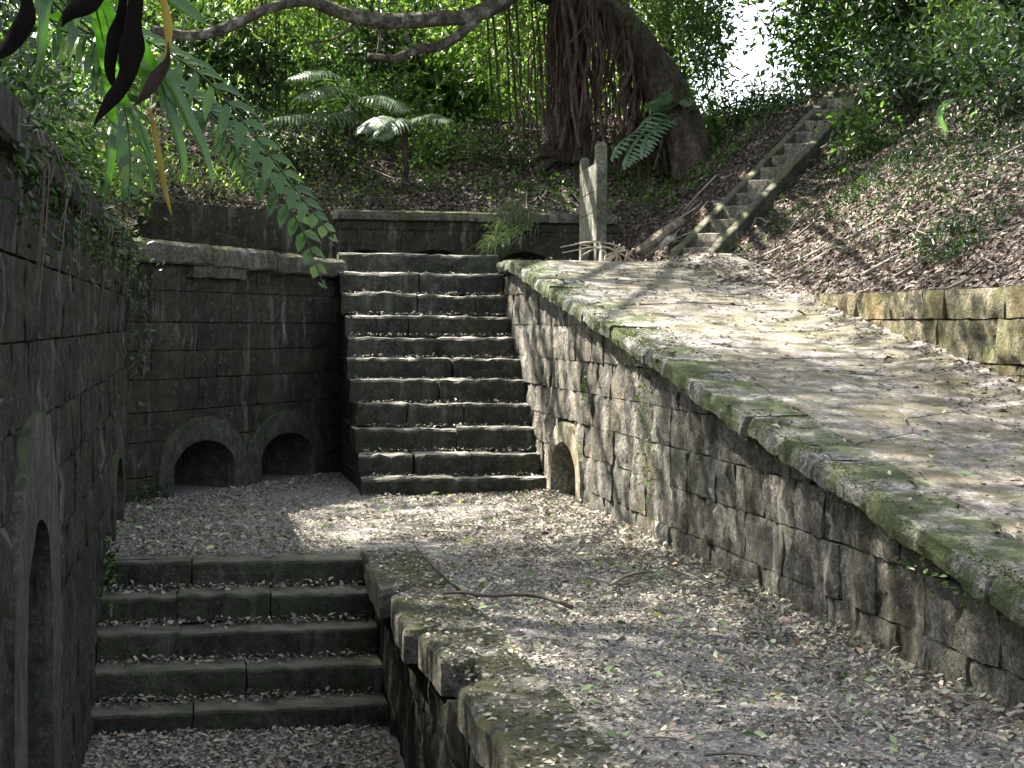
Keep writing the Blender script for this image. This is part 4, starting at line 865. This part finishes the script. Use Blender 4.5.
# ------------------------------------------------------------------ fronds, palms, strap leaves, grass
def frond(pts, n, ll, lw, droop, r, rach=0.008, tip=0.35, tb=0.0, side=None, ang=55):
    P = spline(pts, n); m = MB(); m.tube(P, np.linspace(rach, rach * .3, n), 5, 0.1)
    Tn = np.gradient(P, axis=0); Tn /= np.linalg.norm(Tn, axis=1)[:, None]
    for i in range(2, n):
        u = i / (n - 1); L_ = ll * (math.sin(math.pi * min(1, 0.15 + u * 0.85)) ** .6 * (1 - tip * u) + .08) * r.uniform(.9, 1.1)
        s = np.cross(Tn[i], (0, 0, 1)); s /= np.linalg.norm(s) + 1e-9
        if side is not None: s = s * (.35 if s @ np.array(side) > 0 else -.35) + np.array(side); s /= np.linalg.norm(s)
        for sg in (-1, 1):
            a0 = math.radians(ang); dr = Tn[i] * math.cos(a0) + sg * s * math.sin(a0); q = P[i]; pts_ = [q]; dd = dr.copy()
            for k in range(3): dd = dd + np.array([0, 0, -droop * (.5 + .4 * k)]); dd /= np.linalg.norm(dd); q = q + dd * L_ / 3; pts_.append(q)
            pts_ = np.array(pts_); w_ = np.cross(dr, (0, 0, 1.0)); w_ = np.cross(dr, np.cross(s, Tn[i])); w_ /= np.linalg.norm(w_) + 1e-9; W_ = lw * np.array([.35, 1, .8, .04])[:, None] * .5
            V = np.vstack([pts_ - w_ * W_, pts_ + w_ * W_, pts_ - np.array([0, 0, lw * .12])]); 
            Fc = [(k, k + 1, 8 + k + 1, 8 + k) for k in range(3)] + [(8 + k, 8 + k + 1, 4 + k + 1, 4 + k) for k in range(3)]
            m.add(V, Fc, np.clip(r.normal(.5 + tb, .22), 0, 1))
    return m
PT = thing('palm_plant', 'palm with long drooping green fronds hanging over the left wall', 'palm', (-1.25, 8.4, gz(-1.25, 8.4)))
pb = np.array([-1.25, 8.4, gz(-1.25, 8.4)])
m = MB(); m.tube(spline([pb - [0, 0, .2], pb + [.1, -.1, .5], pb + [.2, -.2, .95]], 6), np.linspace(.06, .045, 6), 8); m.build('stem', 'bark', PT)
pk = pb + [.2, -.2, .95]; r5 = np.random.default_rng(12)
FR = [[(95, 8), (150, 42), (205, 78), (258, 140), (300, 195), (334, 238)], [(90, 30), (150, 70), (215, 115), (265, 175), (300, 225), (323, 284)], [(70, 20), (120, 40), (170, 80), (215, 120), (240, 160), (258, 190)], [(50, 20), (90, 40), (120, 90), (130, 150), (128, 200)]]
for k, f in enumerate(FR):
    pts = [pk] + [at(x, y, 8.2 - .12 * i + .1 * k) for i, (x, y) in enumerate(f)]
    frond(pts, 22 if k != 2 else 34, .20 if k != 2 else .15, .050 if k != 2 else .020, .42, r5, tb=.15, side=(.62, .15, .62), ang=62).build('frond', 'frond', PT)
for k, (dx, dy) in enumerate(((-.6, .5), (-.7, -.3), (.1, 1.0), (.3, -.9))):
    frond([pk, pk + [dx * .6, dy * .6, .5], pk + [dx * 1.3, dy * 1.3, .5], pk + [dx * 1.9, dy * 1.9, .0]], 26, .25, .034, .3, r5).build('frond', 'frond', PT)

def strap(m, pts, wmax, t, n=12, fold=.25, tw=0.0, crum=0.0, pw=1.0):
    P = spline(pts, n); Tn = np.gradient(P, axis=0); Tn /= np.linalg.norm(Tn, axis=1)[:, None]; u = np.linspace(0, 1, n)
    w_ = wmax * np.clip(np.sin(np.pi * (0.12 + .88 * u) ** pw) ** (.6 if pw == 1 else 1.1), .03, 1) * .5; view = np.array([0.1, 1, 0.0]); s = np.cross(Tn, view); s /= np.linalg.norm(s, axis=1)[:, None] + 1e-9
    nn = np.cross(s, Tn); s = s * np.cos(tw * u)[:, None] + nn * np.sin(tw * u)[:, None]
    cr = lambda q: q + wmax * crum * np.stack([vn(q, 14, 3), vn(q, 14, 7), vn(q, 9, 11)], -1) if crum else q
    V = np.vstack([P - s * w_[:, None] + nn * (fold * w_)[:, None], P, P + s * w_[:, None] + nn * (fold * w_)[:, None]]); V = cr(V)
    Fc = [(k * n + i, k * n + i + 1, (k + 1) * n + i + 1, (k + 1) * n + i) for k in (0, 1) for i in range(n - 1)]; m.add(V, Fc, t)
PL = thing('strap_leaf_plant', 'broad strap leaved plant with dark withered leaves hanging at the upper left', 'plant', (-1.05, 5.4, gz(-1.05, 5.4)))
pb2 = np.array([-1.05, 5.4, gz(-1.05, 5.4)]); pk2 = at(75, -75, 5.2)
m = MB(); m.tube(spline([pb2 - [0, 0, .2], pb2 + [.15, 0, .4], pk2], 8), np.linspace(.035, .022, 8), 7); m.build('stem', 'culm', PL)
for Y, wd, t, tw, pts in ((5.0, .062, .15, .3, [(128, -40), (136, 0), (132, 40), (118, 85), (97, 126)]), (5.05, .038, .1, .2, [(124, -40), (122, 10), (112, 40), (108, 70), (116, 95)]), (4.9, .055, .1, .4, [(84, -60), (100, -20), (88, 0), (72, 12), (62, 30)]),
                         (4.7, .05, .05, .2, [(36, -60), (28, 0), (18, 25), (5, 45), (-6, 60)]), (5.0, .022, .97, .2, [(150, -50), (163, -5), (168, 40), (162, 62)]), (5.0, .036, .45, .3, [(168, 40), (166, 60), (152, 85), (132, 108)])):
    m = MB(); strap(m, [pk2] + [at(x, y, Y) for x, y in pts] if t != .45 else [at(x, y, Y) for x, y in pts], wd, t, 26, .8, tw, .26, 1.7); m.build('withered_leaf', 'deadleaf', PL, smooth=True)
for Y, wd, t, pts in ((5.4, .075, .5, [(130, -60), (165, -10), (190, 10), (207, 24)]), (6.2, .06, .55, [(130, 60), (165, 75), (190, 120), (205, 150), (213, 185)]), 
                      (6.4, .05, .6, [(120, 90), (135, 120), (150, 160), (152, 195)]), (6.2, .055, .3, [(150, 60), (170, 110), (182, 150), (186, 180)]), (6.5, .05, .5, [(110, 100), (112, 140), (108, 180), (104, 205)]), (5.6, .045, .2, [(60, -50), (45, 10), (40, 60), (30, 90)])):
    m = MB(); strap(m, [pk2] + [at(x, y, Y) for x, y in pts], wd * .72, t, 16, .5, .5); m.build('strap_leaf', 'frond', PL, smooth=True)
m = MB(); strap(m, [at(150, 110, 6.3), at(158, 150, 6.3), at(164, 185, 6.3), at(172, 217, 6.3)], .022, 1.0, 12); m.build('withered_leaf', 'deadleaf', PL, label='yellow drooping leaf tip')
# pale palms behind
r6 = np.random.default_rng(5)
def palm(label, px, py, Y, fr, ll):
    p = at(px, py, Y); b0 = np.array([p[0], p[1], gz(p[0], p[1])]); T = thing('small_palm', label, 'palm', b0); k0 = np.array(p); m = MB()
    m.tube(spline([b0 - [0, 0, .2], (b0 + k0) / 2, k0], 5), np.linspace(.06, .04, 5), 7); m.build('stem', 'bark', T)
    for f in fr: frond([k0] + [at(x, y, Y - .5 - .25 * i) for i, (x, y) in enumerate(f)], 26, ll, .045, .35, r6, tb=.2, ang=60).build('frond', 'palmleaf', T)
palm('small palm with pale shining fronds behind the hanging fronds', 352, 108, 25.2, [[(335, 88), (315, 88), (296, 98)], [(330, 113), (300, 114), (270, 118)], [(330, 76), (310, 70), (288, 78)], [(372, 96), (392, 98), (408, 110)]], .55)
palm('small palm with a pale frond above the back wall', 405, 128, 24.6, [[(385, 116), (372, 120), (362, 132)], [(400, 118), (385, 126), (376, 138)], [(420, 118), (436, 114), (452, 120)]], .45)
# broad cut leaves by the steps
p = hitbank(668, 178); T = thing('climbing_plant', 'climber with broad grey green cut leaves left of the hillside steps', 'plant', (p[0], p[1], gz(p[0], p[1])))
m = MB(); m.tube(spline([p - [0, 0, .1], at(664, 140, p[1] - .1), at(668, 108, p[1] - .2)], 6), np.linspace(.03, .02, 6), 6); m.build('stem', 'culm', T)
for k, f in enumerate([[(655, 112), (640, 128), (622, 142), (612, 160)], [(662, 120), (648, 138), (642, 158)], [(672, 108), (682, 100), (690, 104)], [(660, 105), (655, 100), (645, 106)], [(650, 125), (632, 150), (625, 168)]]):
    frond([at(668, 112, p[1] - .2)] + [at(x, y, p[1] - .3 - .1 * i) for i, (x, y) in enumerate(f)], 18, .26, .055, .15, r6, tb=.2, side=(.7, .2, .5), ang=55, rach=.01).build('leaf', 'bigleaf', T)
# grass tuft over the back wall, leaf blades on the bank
def tuft(label, name, spots, n, L0, mat, wd, Y, lean, cat='grass'):
    r = np.random.default_rng(len(label)); m = MB(); 
    for k in range(n):
        x, y = spots[r.integers(0, len(spots))]; p = at(x + r.normal() * 5, y + r.normal() * 3, Y); d_ = np.array([lean + r.normal() * .35, -.3 + r.normal() * .2, .7 + r.normal() * .3]); L_ = L0 * r.uniform(.6, 1.3); q = p.copy(); P = [p]
        for i in range(4): d_ = d_ + [0, 0, -.45]; q = q + d_ / np.linalg.norm(d_) * L_ / 4; P.append(q)
        strap(m, P, wd, float(r.random()), 6, .2)
    m.build(name, mat, label=label, cat=cat)
tuft('tuft of fine green grass spilling over the back wall', 'grass_tuft', [(520, 208), (512, 214), (528, 212), (505, 225), (500, 240), (515, 235), (530, 225), (495, 246)], 300, .30, 'grass', .009, 22.75, -.5)
p = hitbank(950, 135)
m = MB(); strap(m, [p, at(940, 118, p[1] - .1), at(945, 104, p[1] - .2), at(958, 99, p[1] - .3)], .07, .3, 12); strap(m, [at(972, 132, p[1]), at(973, 118, p[1] - .1), at(976, 110, p[1] - .2)], .07, .8, 10)
m.build('blade_leaf_plant', 'bigleaf', label='plant with two pale curved blade leaves high on the right bank', cat='plant')
# moss tufts along the ramp coping and small ferns on walls
n = 16000; s = rng.uniform(1.6, 17.3, n); q = vn(np.c_[s, 0 * s, 0 * s], 1.1, 14); s = s[rng.random(n) < np.clip(q + .55, 0.08, 1)]; n = len(s)
o_ = rng.uniform(-.02, .145, n); zt = zr(17.45 - (17.45 - s)) ; pos = np.c_[XR - o_, s, zr(s) + np.where(o_ > .10, -rng.random(n) * .13, 0.003)]
V, Fc, t = leafset(pos, rng.normal(size=(n, 3)) * .7 + [-.5, 0, .1], rng.uniform(.006, .015, n), .6, .1, .1)
mk('moss', V, Fc, 'mosstuft', tint=t, label='green moss fringe along the edge of the ramp coping', cat='moss', kind='stuff')
def wallplants(label, spots, n, size, nx, mat='leafmid'):
    pos = np.vstack([np.array(c) + rng.normal(size=(n, 3)) * np.array(sp) for c, sp in spots]); ax = rng.normal(size=(len(pos), 3)) * .6 + nx; V, Fc, t = leafset(pos, ax, size * rng.uniform(.6, 1.4, len(pos)), .45)
    mk('wall_weeds', V, Fc, mat, tint=t, label=label, cat='weeds', kind='stuff')
wallplants('small creeping plants on the ramp wall face', [((XR - .05, 11.45, .85), (.01, .10, .28)), ((XR - .05, 11.2, .5), (.01, .08, .2)), ((XR - .13, 6.3, .50), (.015, .3, .05)), ((XR - .05, 13.2, 1.0), (.01, .03, .05))], 60, .03, np.array([-.6, 0, -.2]))
wallplants('dark weeds at the corner of the left wall and arched wall', [((XL + .12, 14.3, 1.75), (.08, .12, .2)), ((XL + .10, 14.2, 1.35), (.06, .1, .25)), ((XL + .15, 14.3, .10), (.1, .1, .06)), ((XL + .06, 10.6, .0), (.02, .2, .1))], 90, .05, np.array([.5, -.3, -.2]), 'leafdark')
wallplants('dark ferns and weeds draped over the top of the left wall', [((XL + .03, y_, 2.13 - .1 * (i_ % 3)), (.05, .22, .09)) for i_, y_ in enumerate(np.arange(5.2, 14.3, .42))], 80, .042, np.array([.35, 0, -.5]), 'leafdark')
# roots hanging down the left wall
m = MB(); r7 = random.Random(9)
for k in range(26):
    y = r7.uniform(5.5, 14); m.tube(spline([(XL - .1, y, 2.25), (XL + .09, y + r7.uniform(-.1, .1), 2.1), (XL + .06, y + r7.uniform(-.2, .2), 2.1 - r7.uniform(.2, .8))], 6), np.linspace(.005, .002, 6), 4, r7.random() * .3)
m.build('hanging_roots', 'twig', label='thin roots hanging over the top of the left wall', cat='roots', kind='stuff')
